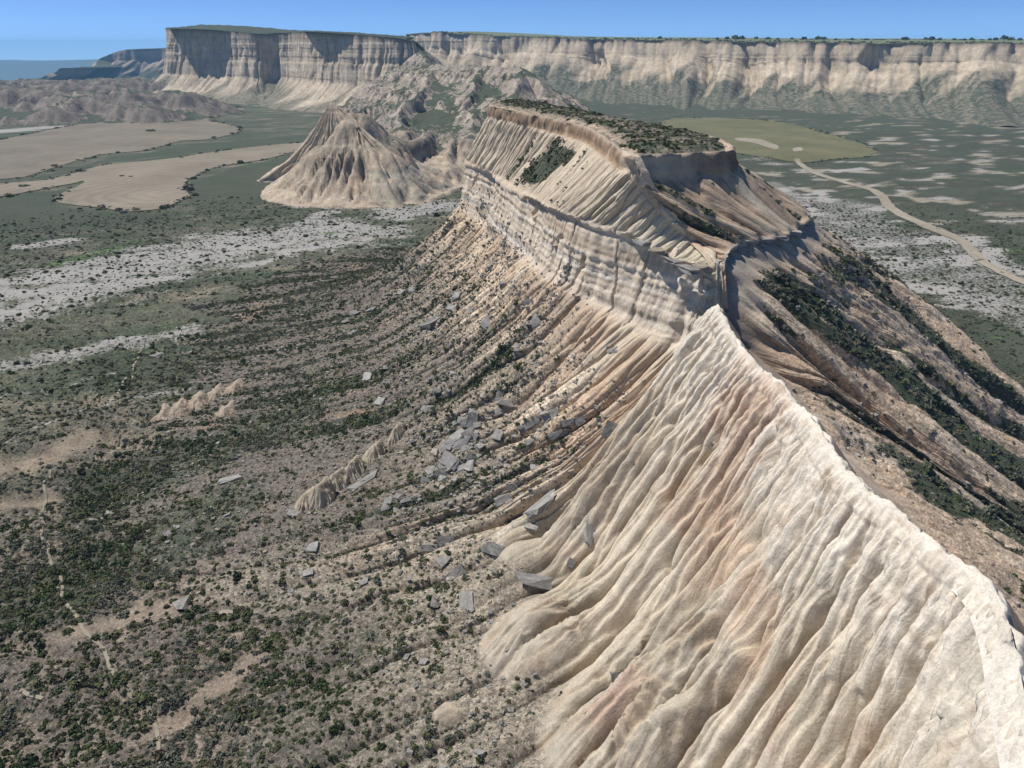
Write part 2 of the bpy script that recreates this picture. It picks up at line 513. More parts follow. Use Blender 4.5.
# ---- left flank relief
ny_ = LG[..., 1]
crestness = 1 - sstep(103, 109, ny_[1])[None, :] * np.ones_like(ny_)     # 1 on the pale knife-edge slope
bc = Lb - Lb[Lrc.tolist().index(1.0)][None, :]
rcg = np.broadcast_to(Lrc[:, None], bc.shape)
aw = La + 1.6 * fbm(La / 9, bc / 16, 3, 31) + 0.5 * fbm(La / 2.5, bc / 6, 2, 32)
def bil(A_, x, y):
    x = np.clip(x, 0, A_.shape[0] - 1.01); y = np.clip(y, 0, A_.shape[1] - 1.01)
    i = x.astype(int); j = y.astype(int); fx = x - i; fy = y - j
    return (A_[i, j] * (1 - fx) + A_[i + 1, j] * fx) * (1 - fy) + (A_[i, j + 1] * (1 - fx) + A_[i + 1, j + 1] * fx) * fy
def rills(length, depth, cell, drops, steps, seed, slope=1.0, rough=0.9, ero=0.3, wl=6.0):
    """rilled relief on a tilted sheet: rows run along the hill, columns down the slope; metres"""
    na, nb = int(length / cell) + 3, int(depth / cell) + 3
    a_, b_ = np.meshgrid(np.arange(na) * cell, np.arange(nb) * cell, indexing='ij')
    g = rough * sstep(1, 14, b_) * (0.9 * (billow(a_ / wl + 0.3 * fbm(a_ / 9, b_ / 12, 2, seed), b_ / (wl * 6), seed + 1)))
    g += rough * 0.28 * sstep(0, 6, b_) * billow(a_ / (wl * 0.34), b_ / (wl * 2.2), seed + 2) + 0.06 * fbm(a_ / 0.9, b_ / 1.6, 3, seed + 3)
    tilt = -slope * b_
    h = (g + tilt) / cell
    h = erode(h, drops, steps, ero=ero, dep=0.12, capf=3.0, inertia=0.25, seed=seed)
    out = h * cell - tilt
    return np.clip(out - np.median(out, axis=0, keepdims=True), -2.4, 2.4)
def rill_net(length, depth, cell, sp0, thr0, thr1, hk, seed, drift=0.35, kq=0.06, pw=0.6, inc=0.0):
    """gullies that start along the crest, wander downhill and join; ribs stand rounded between them. Metres; rows along, columns down"""
    r = np.random.default_rng(seed)
    na, nb = int(length / cell) + 3, int(depth / cell) + 3
    A_ = np.arange(na) * cell
    pos = np.arange(-3 * sp0, length + 3 * sp0, sp0); pos = pos + r.uniform(-0.4, 0.4, len(pos)) * sp0
    q = r.uniform(0.6, 1.6, len(pos)); vel = np.zeros(len(pos))
    out = np.zeros((na, nb))
    for j in range(nb):
        b_ = j * cell / depth
        thr = thr0 + (thr1 - thr0) * min(1.0, b_ * 1.25) ** 0.9
        o_ = np.argsort(pos); pos, q, vel = pos[o_], q[o_], vel[o_]
        gap = np.diff(pos)
        mid_ = np.nonzero(gap > 2.5 * thr)[0]              # a wide rib gets a gully of its own
        if len(mid_):
            pos = np.concatenate([pos, pos[mid_] + gap[mid_] * r.uniform(0.4, 0.6, len(mid_))]); q = np.concatenate([q, np.full(len(mid_), 0.3)]); vel = np.concatenate([vel, np.zeros(len(mid_))])
            o_ = np.argsort(pos); pos, q, vel = pos[o_], q[o_], vel[o_]; gap = np.diff(pos)
        pull = np.zeros(len(pos)); w_ = np.clip(1 - gap / thr, 0, 1) * 0.55
        fr = q[1:] / (q[1:] + q[:-1])
        pull[:-1] += w_ * fr; pull[1:] -= w_ * (1 - fr)
        vel = 0.93 * vel + drift * 0.25 * r.normal(size=len(pos)) * math.sqrt(cell)
        pos = pos + (vel + pull) * cell
        o_ = np.argsort(pos); pos, q, vel = pos[o_], q[o_], vel[o_]
        k = 0; keep = np.ones(len(pos), bool)
        g_ = np.diff(pos)
        for k in np.nonzero(g_ < 0.22 * thr)[0]:
            if keep[k]:
                pos[k + 1] = (pos[k] * q[k] + pos[k + 1] * q[k + 1]) / (q[k] + q[k + 1]); q[k + 1] += q[k]; keep[k] = False
        pos, q, vel = pos[keep], q[keep], vel[keep]
        i_ = np.clip(np.searchsorted(pos, A_), 1, len(pos) - 1)
        l_, rt = pos[i_ - 1], pos[i_]
        s_ = np.maximum(rt - l_, 1e-3); x_ = np.clip((A_ - l_) / s_, 0, 1)
        fl_ = -kq * (np.sqrt(q[i_ - 1]) * (1 - x_) + np.sqrt(q[i_]) * x_)
        dn = np.minimum(A_ - l_, rt - A_); qn = np.where(A_ - l_ < rt - A_, q[i_ - 1], q[i_])
        out[:, j] = hk * np.minimum(s_, 1.7 * thr) * (4 * x_ * (1 - x_)) ** pw + fl_ - inc * np.minimum(qn, 6) ** 0.35 * np.exp(-(dn / 0.2) ** 2)
    for _ in range(4):
        out[:, 1:-1] = 0.25 * out[:, :-2] + 0.5 * out[:, 1:-1] + 0.25 * out[:, 2:]
    return out - np.mean(out, axis=0, keepdims=True)
def billow(x, y, seed):
    return np.abs(pn(x, y, seed)) * 2 - 0.55
NET1 = rill_net(float(La.max()), 100, 0.15, 1.5, 1.3, 4.6, 0.40, 401, kq=0.14, pw=0.78, inc=0.55)
NET2 = rill_net(float(La.max()), 100, 0.15, 0.6, 0.5, 1.4, 0.36, 402, kq=0.03, pw=0.85, inc=0.20)
def samp(N_, a_, b_, c_=0.15):
    return bil(N_, a_ / c_, np.maximum(b_, 0) / c_)
aw1 = La + 0.35 * fbm(La / 6, bc / 9, 2, 33)
n1_ = samp(NET1, aw1, bc); n2_ = samp(NET2, aw1, bc)
r_l = n1_
def shb(x, y, seed):
    return (np.abs(pn(x, y, seed)) * 2) ** 0.8 - 0.6
def layers_(q):
    i_ = np.floor(q); fr = q - i_
    def hv(k): return np.modf(np.abs(np.sin(k * 12.9898 + 1.7) * 43758.5453))[0] * 2 - 1
    return hv(i_) + (hv(i_ + 1) - hv(i_)) * sstep(0.7, 1.0, fr)
fo = 1 - 0.75 * sstep(42, 52, bc)
a1 = La + 0.9 * fbm(La / 10, bc / 18, 2, 31) + 0.25 * fbm(La / 3, bc / 7, 2, 32)
d_clay = fo * (sstep(0.4, 7, bc) * (1.75 + 0.35 * sstep(10, 30, bc)) * n1_ + sstep(0.3, 2.0, bc) * (1.5 - 0.5 * sstep(14, 30, bc)) * n2_ + 1.3 * sstep(8, 30, bc) * shb(a1 / 11.0, bc / 70, 47))
def groove(x, y, seed, w):
    return 1 - sstep(0.0, w, np.abs(pn(x, y, seed)))
d_clay += (0.5 * fbm(La / 2.6, bc / 2.0, 5, 44, 0.6) + 0.25 * layers_(bc / 1.4 + 0.5 * fbm(La / 6, bc / 6, 2, 45))) * sstep(0.0, 1.0, bc) * (1 - sstep(4, 13, bc) * 0.85)
# butte: upper slope, cliff, talus
cliff = sstep(3.95, 4.05, rcg) * (1 - sstep(5.95, 6.25, rcg))
upper = sstep(2.0, 2.2, rcg) * (1 - sstep(3.8, 4.0, rcg))
talus = sstep(6.0, 6.35, rcg)
cap = sstep(1.0, 1.1, rcg) * (1 - sstep(2.0, 2.1, rcg))
Z = LG[..., 2]
def layers(z, th, wob, seed):
    """hard and soft beds: each bed stands proud or back by its own amount"""
    q = z / th + wob
    i_ = np.floor(q); fr = q - i_
    def hv(k): return np.modf(np.abs(np.sin(k * 12.9898 + seed) * 43758.5453))[0] * 2 - 1
    return hv(i_) + (hv(i_ + 1) - hv(i_)) * sstep(0.86, 1.0, fr)
strata = 0.75 * layers(Z, 1.25, 0.35 * fbm(La / 18, Z / 9, 2, 61), 3) + 0.35 * layers(Z, 0.5, 0.5 * fbm(La / 12, Z / 5, 2, 161), 5)
flute = billow((La + 0.8 * fbm(La / 5, Z / 8, 2, 62)) / 3.4, Z / 22, 63)
crk = np.abs(pn((La + 0.5 * fbm(La / 3, Z / 4, 2, 65)) / 6.0, Z / 30, 64))
d_cliff = 0.26 * strata + 0.12 * layers(Z, 0.45, 0.4 * fbm(La / 9, Z / 4, 2, 162), 8) + 0.22 * fbm(La / 1.1, Z / 1.6, 4, 77) + 0.55 * flute - 1.7 * (1 - sstep(0.0, 0.05, crk)) + 3.0 * fbm(La / 22, Z / 60, 2, 66)
d_up = 0.42 * n1_ + 0.25 * n2_ + 0.5 * fbm(La / 5, bc / 9, 3, 67)
d_tal = (0.75 * n1_ + 0.4 * n2_ + 0.7 * billow((aw + 0.15 * bc) / 7.0, bc / 40, 69) * sstep(13, 30, bc) + 0.2 * billow((aw + 0.15 * bc) / 2.2, bc / 16, 70)) * (1 - 0.8 * sstep(58, 85, bc))
d_tal += 0.22 * fbm(La / 1.6, bc / 1.6, 3, 71) * sstep(24, 40, bc)
d_cap = 0.3 * strata + 0.7 * fbm(La / 2.2, Z / 2.5, 4, 72) + 1.0 * fbm(La / 8, Z / 20, 3, 73)
d_but = cliff * d_cliff + upper * d_up + talus * d_tal + cap * d_cap
dl = crestness * d_clay + (1 - crestness) * d_but
fade0 = sstep(0.9, 1.15, rcg)
dl = dl * fade0 * (1 - sstep(10.5, 11, rcg))
# ragged crest line
LGd = disp(LG, -dl)
cr_n = (1.0 * fbm(La / 4.2, 0 * La, 5, 75, 0.6)) * (1 - sstep(1.0, 2.6, rcg)) * sstep(-0.5, 0.2, rcg + 0.2)
LGd[..., 2] += cr_n * np.where(crestness > 0.5, 1.0, 0.75)
LGd[..., 1] += 0.5 * fbm(La / 5, 0 * La + 3, 3, 76) * (1 - sstep(1.0, 3, rcg))

# clay cones and noses standing at the foot of the slope
_c = LGd[::3, ::3]
_bv = BVHTree.FromPolygons(_c.reshape(-1, 3).tolist(), grid_faces(*_c.shape[:2]).tolist())
bump_m = np.zeros(La.shape); bump_p = np.zeros(La.shape)
for (u_, v_), R_, H_, el, seed_ in [((606, 728), 8.5, 5.2, 0.55, 1), ((527, 640), 7.0, 5.6, 0.6, 2), ((443, 716), 1.9, 2.6, 1.0, 3), ((514, 548), 4.2, 2.4, 0.6, 4), ((584, 505), 6.0, 3.4, 0.45, 5), ((655, 742), 5.0, 2.6, 0.5, 6), ((420, 735), 3.0, 1.2, 0.6, 7), ((500, 735), 4.0, 1.3, 0.6, 8), ((372, 600), 5.0, 1.4, 0.4, 9), ((410, 655), 5.0, 1.4, 0.4, 10)]:
    loc_, *_r = _bv.ray_cast(Vector((0, 0, HC)), Vector(ray(u_, v_)).normalized())
    if loc_ is None: continue
    dx_, dy_ = LGd[..., 0] - loc_.x, LGd[..., 1] - loc_.y
    up_ = np.array([0.86, 0.5]); tt = dx_ * up_[0] + dy_ * up_[1]; ss_ = -dx_ * up_[1] + dy_ * up_[0]
    tt = np.where(tt > 0, tt * el, tt)
    sel_ = (np.abs(tt) < R_ * 1.4) & (np.abs(ss_) < R_ * 1.4)
    tt, ss_ = tt[sel_], ss_[sel_]
    qx, qy = tt + 0.35 * fbm(tt / 1.6, ss_ / 1.6, 3, 700 + seed_), ss_ + 0.35 * fbm(tt / 1.6, ss_ / 1.6, 3, 720 + seed_)
    rr_ = np.sqrt(qx * qx + qy * qy + 0.05) / R_; an_ = np.arctan2(qy, qx)
    k_ = np.clip(1 - rr_, 0, 1)
    rl_ = (np.abs(pn(an_ * R_ / 1.5, rr_ * 1.2, 740 + seed_)) * 1.2 + 0.5 * np.abs(pn(an_ * R_ / 0.6, rr_ * 2, 750 + seed_))) * sstep(0.08, 0.4, rr_) * sstep(1.0, 0.75, rr_)
    LGd[sel_, 2] += H_ * (k_ ** 1.12) + 0.16 * H_ * (rl_ - 0.4) * sstep(1.0, 0.8, rr_)
    if seed_ < 7:
        bump_m[sel_] = np.maximum(bump_m[sel_], sstep(1.0, 0.8, rr_ + 0.12 * fbm(qx / 1.2, qy / 1.2, 3, 760)))
    if seed_ in (1, 3):
        bump_p[sel_] = np.maximum(bump_p[sel_], sstep(0.42, 0.15, rr_))
# colours of the left flank
X, Y, Z = LGd[..., 0], LGd[..., 1], LGd[..., 2]
def left_colour():
    n1 = fbm(La / 7, bc / 20, 4, 81); n2 = fbm(La / 2.2, bc / 7, 3, 82); n3 = fbm(La / 18, bc / 26, 3, 83)
    c = np.broadcast_to(CREAM, X.shape + (3,)).copy()
    # clay slope
    c = mixc(c, WHITE, np.clip(1.0 - sstep(5, 20, bc) * 0.8 + 0.5 * n1, 0, 1) * 0.9)
    c = mixc(c, ORANGE * 1.08, sstep(0.08, 0.5, n3 + 0.35 * n2 + 0.3 * np.exp(-((Z - 23) / 4) ** 2)) * 0.6)
    c = mixc(c, TAN, sstep(0.1, 0.6, n2) * 0.45)
    c = mixc(c, TAN, sstep(0.15, 0.45, fbm(La / 5, bc / 1.6, 3, 84)) * (1 - sstep(4, 14, bc)) * 0.6)
    c = mixc(c, OLIVE, sstep(0.1, 0.6, fbm(La / 12, bc / 9, 3, 85) + 0.35 * sstep(30, 44, bc)) * 0.5)
    clay = c
    # cliff, layered
    s = fbm(Z / 2.2 + 0.4 * fbm(La / 20, Z / 9, 2, 86), La / 120, 3, 87)
    k = np.broadcast_to(C3(0.53, 0.435, 0.325), X.shape + (3,)).copy()
    k = mixc(k, C3(0.62, 0.55, 0.45), sstep(-0.1, 0.4, s))
    k = mixc(k, TAN, sstep(0.1, 0.45, -s) * 0.6)
    k = mixc(k, DKBROWN, sstep(0.25, 0.6, fbm(La / 3.0, Z / 14, 3, 88)) * 0.55)
    k = mixc(k, WHITE, sstep(120, 100, Y) * 0.5)
    # slope above the ledge
    u = mixc(np.broadcast_to(C3(0.46, 0.37, 0.27), X.shape + (3,)).copy(), BROWN, sstep(0.05, 0.5, n2 + 0.5 * n1) * 0.6)
    u = mixc(u, CREAM, sstep(-0.2, 0.4, fbm(La / 4, bc / 25, 3, 89)) * 0.8)
    u = mixc(u, CREAM * 1.05, sstep(188, 205, Y) * 0.9)
    u = mixc(u, CREAM, sstep(141, 126, Y) * 0.8)
    u = mixc(u, OLIVE * 1.1, sstep(122, 112, Y) * 0.6)
    # cap band
    q = mixc(np.broadcast_to(C3(0.27, 0.185, 0.12), X.shape + (3,)).copy(), C3(0.40, 0.295, 0.195), sstep(-0.1, 0.5, n2))
    # talus: tan near the cliff, brown and stony lower down
    str_ = fbm((La + 0.15 * bc) / 5, bc / 60, 4, 90)
    far = sstep(130, 215, Y)
    t = np.broadcast_to(C3(0.46, 0.345, 0.235), X.shape + (3,)).copy()
    t = mixc(t, CREAM, sstep(0.0, 0.4, str_) * 0.85)
    t = mixc(t, C3(0.50, 0.42, 0.32), sstep(28, 15, bc) * 0.7)
    lowt = sstep(34, 62, bc - 30 * str_ + 6 * n1 - 4 * far)
    t = mixc(t, BROWN, lowt * 0.95)
    t = mixc(t, SOIL, sstep(60, 85, bc))
    t = mixc(t, ORANGE * 0.9, sstep(0.25, 0.6, n3) * 0.35)
    b = mixc(mixc(mixc(t, k, cliff), u, upper), q, cap)
    top = 1 - sstep(0.9, 1.1, rcg)
    b = mixc(b, BROWN * 0.9, top * sstep(122, 127, Y))
    b = mixc(b, CREAM, cap * sstep(126, 121, Y))
    out = mixc(b, clay, crestness)
    # foot of the clay slope passes into brown scrubby ground
    foot = sstep(43, 50, bc + 5 * n1) * crestness
    out = mixc(out, BROWN, foot * 0.9)
    out = mixc(out, SOIL, sstep(62, 85, bc) * crestness)
    out = mixc(out, mixc(np.broadcast_to(C3(0.43, 0.375, 0.285), X.shape + (3,)).copy(), C3(0.40, 0.32, 0.23), sstep(-0.2, 0.4, n2)), bump_m * 0.92)
    out = mixc(out, C3(0.43, 0.31, 0.235), bump_p * 0.8)
    veg = np.zeros_like(X)
    veg += (1 - crestness) * talus * (0.30 * sstep(34, 60, bc) + 0.32 * sstep(0.0, 0.35, str_ * -1 + 0.1 * n1) * sstep(26, 50, bc))
    gp = 1 - sstep(0.6, 1.0, np.hypot((Y - 168 - 0.5 * (bc - 10)) / 9.0, 0 * Y) + 0.5 * fbm(La / 3, bc / 4, 3, 92)) * 1.0
    veg += (1 - crestness) * upper * np.maximum(0.62 * sstep(0.05, 0.4, fbm((La + .2 * bc) / 6, bc / 25, 3, 91)) * sstep(132, 142, Y) * sstep(200, 190, Y), 0.8 * gp * sstep(4, 7, bc) * sstep(20, 15, bc))
    veg += crestness * 0.42 * sstep(50, 66, bc)
    veg = veg * (1 - bump_m)
    return out, np.clip(veg, 0, 1)
Lcol, Lveg = left_colour()

# ---- right flank relief
bcr = Rb - Rb[Rrc.tolist().index(1.0)][None, :]
rr = np.broadcast_to(Rrc[:, None], bcr.shape)
arw = Ra + 2.5 * fbm(Ra / 14, bcr / 26, 3, 101) + 0.6 * fbm(Ra / 3, bcr / 9, 2, 102)
rcrest = 1 - sstep(104, 109, RG[1, :, 1])[None, :] * np.ones_like(bcr)
Rz = RG[..., 2]
rlow = sstep(6.0, 6.6, rr)
gul = billow(arw / 9.5, bcr / 70, 103); gul2 = billow(arw / 3.6, bcr / 26, 104); gul3 = billow(arw / 1.4, bcr / 10, 105)
NETR = rill_net(float(Ra.max()), 140, 0.3, 2.6, 2.4, 8.5, 0.36, 431, kq=0.15)
NETR2 = rill_net(float(Ra.max()), 140, 0.3, 1.1, 1.0, 2.6, 0.34, 432, kq=0.03)
r_r = samp(NETR, Ra, bcr, 0.3); r_r2 = samp(NETR2, Ra, bcr, 0.3)
dr_low = 1.2 * gul * sstep(8, 34, bcr) + 1.0 * r_r * sstep(2, 14, bcr) + 0.7 * r_r2 + 0.3 * fbm(Ra / 2, bcr / 2, 3, 106)
rst_ = 0.8 * layers(Rz, 0.8, 0.3 * fbm(Ra / 10, Rz / 5, 2, 107), 9)
ru = sstep(2.0, 2.2, rr) * (1 - sstep(3.8, 4.0, rr))
rcap = sstep(1.0, 1.1, rr) * (1 - sstep(2.0, 2.1, rr))
rled = sstep(3.9, 4.0, rr) * (1 - sstep(6.0, 6.3, rr))
dr = rlow * dr_low * (1 - 0.7 * rcrest * (1 - sstep(8, 22, bcr))) + ru * (0.75 * r_r + 0.6 * r_r2) + rcap * (0.45 * rst_ + 0.9 * fbm(Ra / 2.6, Rz / 3.5, 4, 108) + 0.8 * fbm(Ra / 8, Rz / 20, 2, 118)) + rled * (1.1 * fbm(Ra / 4, Rz / 6, 3, 109))
dr = dr * sstep(0.9, 1.15, rr) * (1 - sstep(9.5, 10, rr))
RGd = disp(RG, dr)
RGd[..., 1] += 0.5 * fbm(Ra / 5, 0 * Ra + 3, 3, 110) * (1 - sstep(1.0, 3, rr)) * 0
Xr, Yr, Zr = RGd[..., 0], RGd[..., 1], RGd[..., 2]
def right_colour():
    n1 = fbm(Ra / 8, bcr / 22, 4, 111); n2 = fbm(Ra / 2.5, bcr / 8, 3, 112)
    stp = fbm(arw / 8, bcr / 90, 3, 113)
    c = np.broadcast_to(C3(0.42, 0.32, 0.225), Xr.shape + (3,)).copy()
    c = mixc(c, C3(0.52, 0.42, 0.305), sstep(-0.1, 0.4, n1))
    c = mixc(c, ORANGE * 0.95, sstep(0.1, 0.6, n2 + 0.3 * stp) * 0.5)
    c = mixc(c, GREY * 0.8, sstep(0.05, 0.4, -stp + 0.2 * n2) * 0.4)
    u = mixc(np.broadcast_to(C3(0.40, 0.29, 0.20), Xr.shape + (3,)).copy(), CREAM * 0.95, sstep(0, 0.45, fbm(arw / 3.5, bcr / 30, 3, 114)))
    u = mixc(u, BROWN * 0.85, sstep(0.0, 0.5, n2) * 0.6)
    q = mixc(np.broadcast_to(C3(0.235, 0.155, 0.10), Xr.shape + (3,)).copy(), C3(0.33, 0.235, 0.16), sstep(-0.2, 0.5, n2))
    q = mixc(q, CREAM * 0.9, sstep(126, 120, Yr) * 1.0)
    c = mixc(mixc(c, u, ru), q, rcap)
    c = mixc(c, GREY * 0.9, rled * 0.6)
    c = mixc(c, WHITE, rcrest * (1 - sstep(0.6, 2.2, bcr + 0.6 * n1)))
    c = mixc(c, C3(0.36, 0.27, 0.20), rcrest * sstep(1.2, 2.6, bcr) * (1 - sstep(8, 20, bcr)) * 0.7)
    veg = rlow * 0.72 * sstep(-0.06, 0.16, -stp + 0.22 * n2) * sstep(8, 18, bcr) * (1 - 0.55 * rcrest * (1 - sstep(22, 40, bcr)))
    veg += ru * 0.62 * sstep(0.05, 0.35, fbm(arw / 5, bcr / 40, 3, 116))
    veg += rlow * (0.55 + 0.2 * n2) * sstep(107, 114, Yr) * (1 - sstep(30, 52, bcr + 10 * n1))
    return c, np.clip(veg, 0, 1)
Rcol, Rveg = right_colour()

# ---- plateau top of the butte
tl = np.array([corner] + rimL + [endA, endB])
tr = np.array([corner + np.array([0.4, 0.2, 0])] + rimR + [sp0, sp0 + np.array([-12, 30, .6]), sp0 + np.array([-22, 60, .6]), sp0 + np.array([-33, 88, .6]), endB + np.array([3, 3, 0])])
def resamp(p, n):
    s = np.concatenate([[0], np.cumsum(np.linalg.norm(np.diff(p, axis=0), axis=1))])
    return pchip(s, p, np.linspace(0, s[-1], n))
NT = 340
A, B = resamp(tl, NT), resamp(tr, NT)
f = np.linspace(0, 1, 44)[:, None, None]
TG = A[None] * (1 - f) + B[None] * f
edge = np.minimum(f, 1 - f)[..., 0] * np.linalg.norm(A - B, axis=1)[None, :]
TG[..., 2] += -0.25 + sstep(0, 5, edge) * 0.9 + sstep(0, 3, edge) * 0.5 * fbm(TG[..., 0] / 4, TG[..., 1] / 4, 3, 121)
fg = np.broadcast_to(f[..., 0], edge.shape)
Tcol = mixc(np.broadcast_to(BROWN * 0.85, TG.shape).copy(), TAN, sstep(3.5, 0.5, edge) * 0.9 * (1 - sstep(0.2, 0.5, fg + 0.3 * fbm(TG[..., 0] / 3, TG[..., 1] / 3, 2, 124))))
Tveg = (0.56 + 0.35 * fbm(TG[..., 0] / 7, TG[..., 1] / 7, 3, 126)) * sstep(0.6 * (1 - fg) - 0.5, 4.6 - 3.2 * fg, edge + 2 * fbm(TG[..., 0] / 6, TG[..., 1] / 6, 2, 122)) + 0 * edge

zero = np.zeros
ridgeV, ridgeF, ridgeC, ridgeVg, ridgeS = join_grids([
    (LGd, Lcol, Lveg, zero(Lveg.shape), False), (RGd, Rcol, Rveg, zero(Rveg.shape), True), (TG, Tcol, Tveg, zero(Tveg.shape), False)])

# ------------------------------------------------------------------ world-space strokes, traced on the ground
bvV, bvF, n_ = [], [], 0
for G in (LGd[::2, ::2], RGd[::2, ::2], TG[::3, ::3]):
    bvV += G.reshape(-1, 3).tolist(); bvF += (grid_faces(*G.shape[:2]) + n_).tolist(); n_ = len(bvV)
bvh_near = BVHTree.FromPolygons(bvV, bvF)
def hit(u, v, far=True):
    d = Vector(ray(u, v)).normalized()
    o = Vector((0, 0, HC))
    loc, nor, idx, dist = bvh_near.ray_cast(o, d)
    # march to the ground sheet
    t0 = (-HC) / d.z if d.z < -1e-4 else 1e6
    t = t0
    for _ in range(12):
        p = o + d * t
        gz = float(ground_h(np.array([p.x]), np.array([p.y]))[0])
        t = (gz - HC) / d.z if d.z < -1e-4 else 1e6
    if loc is not None and dist <= t:
        return np.array(loc), np.array(nor)
    p = o + d * t
    return np.array(p), np.array([0, 0, 1.0])

def seg_dist(px, py, pts):
    D = np.full(px.shape, 1e9)
    for a, b in zip(pts[:-1], pts[1:]):
        ab = b[:2] - a[:2]; L2 = ab @ ab + 1e-9
        t = np.clip(((px - a[0]) * ab[0] + (py - a[1]) * ab[1]) / L2, 0, 1)
        D = np.minimum(D, np.hypot(px - a[0] - t * ab[0], py - a[1] - t * ab[1]))
    return D

def poly_inside(px, py, pts):
    ins = np.zeros(px.shape, bool)
    n = len(pts)
    for i in range(n):
        x1, y1 = pts[i][:2]; x2, y2 = pts[(i + 1) % n][:2]
        c = ((y1 > py) != (y2 > py)) & (px < (x2 - x1) * (py - y1) / (y2 - y1 + 1e-12) + x1)
        ins ^= c
    return ins

def boxed(fn):
    def g(px, py, uv, a, warp, *r):
        pts = [P(u, v, 0.0) for u, v in uv]
        m = 2.5 * warp + a + 2
        xs = [p[0] for p in pts]; ys = [p[1] for p in pts]
        sel = (px > min(xs) - m) & (px < max(xs) + m) & (py > min(ys) - m) & (py < max(ys) + m)
        out = np.zeros(px.shape)
        if sel.any():
            out[sel] = fn(px[sel], py[sel], pts, a, warp)
        return out
    return g

@boxed
def poly_mask(px, py, pts, soft, warp):
    wx = px + warp * fbm(px / (warp * 4), py / (warp * 4), 4, 131); wy = py + warp * fbm(px / (warp * 4), py / (warp * 4), 4, 137)
    ins = poly_inside(wx, wy, pts)
    D = seg_dist(wx, wy, pts + [pts[0]])
    return sstep(-soft, soft, np.where(ins, D, -D))

@boxed
def stroke_mask(px, py, pts, width, warp):
    wx = px + warp * fbm(px / (warp * 3), py / (warp * 3), 4, 141); wy = py + warp * fbm(px / (warp * 3), py / (warp * 3), 4, 147)
    return 1 - sstep(width * 0.15, width * 1.05, seg_dist(wx, wy, pts))

# vegetation, pale crust and bare soil on the ground; every entry is (pixels traced on the plain, width in metres, ragged edge, strength)
SALT = [([(-60, 312), (60, 286), (160, 262), (250, 245), (330, 233)], 36, 9, 0.445), ([(-40, 285), (90, 272), (200, 255), (280, 232), (330, 212)], 6, 4, 0.420),
        ([(-60, 378), (60, 354), (120, 342), (185, 332)], 9, 4, 0.45), ([(-40, 400), (60, 385), (130, 368)], 2, 1.5, 0.380),
        ([(-20, 448), (40, 428), (110, 402), (150, 398), (190, 392)], 2.0, 1.5, 0.420), ([(-30, 560), (40, 533), (100, 512), (150, 490), (190, 470)], 1.0, 0.8, 0.468),
        ([(390, 215), (420, 212), (440, 205)], 16, 6, 0.460), ([(300, 205), (350, 206), (400, 208)], 10, 5, 0.400), ([(30, 245), (70, 240)], 8, 5, 0.420),
        ([(330, 310), (380, 290), (430, 262)], 3, 2, 0.360),
        ([(830, 205), (900, 250), (970, 285), (1060, 322)], 24, 9, 0.455), ([(770, 182), (820, 220), (900, 268), (980, 305), (1060, 345)], 7, 5, 0.400),
        ([(960, 240), (1000, 265), (1060, 300)], 10, 5, 0.460), ([(1000, 300), (1060, 330)], 9, 4, 0.460),
        ([(150, 108), (200, 104), (250, 106)], 30, 14, 0.460), ([(-40, 133), (20, 130), (50, 127)], 26, 8, 0.520)]
VEG_POLY = [([(-60, 186), (0, 182), (60, 172), (110, 158), (200, 144), (310, 134), (312, 142), (230, 149), (100, 164), (50, 178), (-60, 190)], 5, 6, 0.72), ([(188, 182), (230, 168), (305, 151), (300, 190), (240, 212), (190, 215), (186, 205)], 5, 8, 0.60), ([(-60, 200), (60, 190), (62, 206), (130, 214), (180, 210), (200, 222), (60, 235), (-60, 235)], 5, 8, 0.62),
            ([(-80, 240), (40, 215), (170, 205), (230, 215), (180, 245), (60, 272), (-80, 300)], 6.6, 5, 0.47),
            ([(120, 390), (180, 350), (300, 300), (400, 262), (420, 275), (330, 330), (220, 375), (160, 398)], 6.6, 5, 0.51),
            ([(40, 520), (60, 470), (150, 440), (300, 410), (360, 400), (330, 440), (180, 490), (80, 540)], 4.4, 3, 0.58),
            ([(-60, 640), (-40, 575), (110, 525), (250, 470), (290, 500), (230, 560), (120, 600), (20, 650)], 4.4, 3, 0.56),
            ([(-80, 415), (60, 385), (150, 350), (180, 340), (130, 390), (40, 420), (-80, 450)], 4.4, 3, 0.42),
            ([(230, 780), (250, 710), (330, 640), (420, 590), (440, 610), (380, 680), (330, 780)], 4.4, 2, 0.47),
            ([(-60, 780), (-40, 700), (60, 660), (140, 640), (150, 700), (110, 790)], 4.4, 3, 0.42),
            ([(520, 95), (600, 85), (700, 90), (1100, 115), (1100, 135), (760, 135), (560, 125)], 55.0, 25, 0.56),
            ([(930, 300), (1010, 325), (1100, 350), (1100, 420), (1000, 360)], 8.8, 6, 0.58), ([(990, 248), (1090, 275), (1090, 300), (1010, 265)], 8.8, 6, 0.47),
            ([(760, 160), (900, 175), (1100, 210), (1100, 245), (960, 225), (820, 195)], 17.6, 12, 0.37),
            ([(-60, 232), (30, 222), (60, 205), (110, 195), (180, 212), (260, 210), (280, 195), (200, 186), (300, 160), (350, 165), (380, 215), (220, 225), (60, 240)], 13.2, 6, 0.42)]
GRASS = [([(230, 245), (300, 236), (380, 228)], 7, 4), ([(1000, 340), (1060, 360)], 10, 5), ([(60, 262), (140, 242)], 6, 4), ([(975, 240), (1010, 250)], 7, 3)]
BARE = [([(-40, 480), (20, 462), (80, 440)], 7, 4), ([(-20, 505), (40, 492)], 4, 2), ([(180, 560), (235, 535), (262, 520)], 1.2, 1), ([(60, 640), (120, 622), (190, 600)], 3, 2),
        ([(150, 730), (210, 690), (250, 660)], 2, 2)]
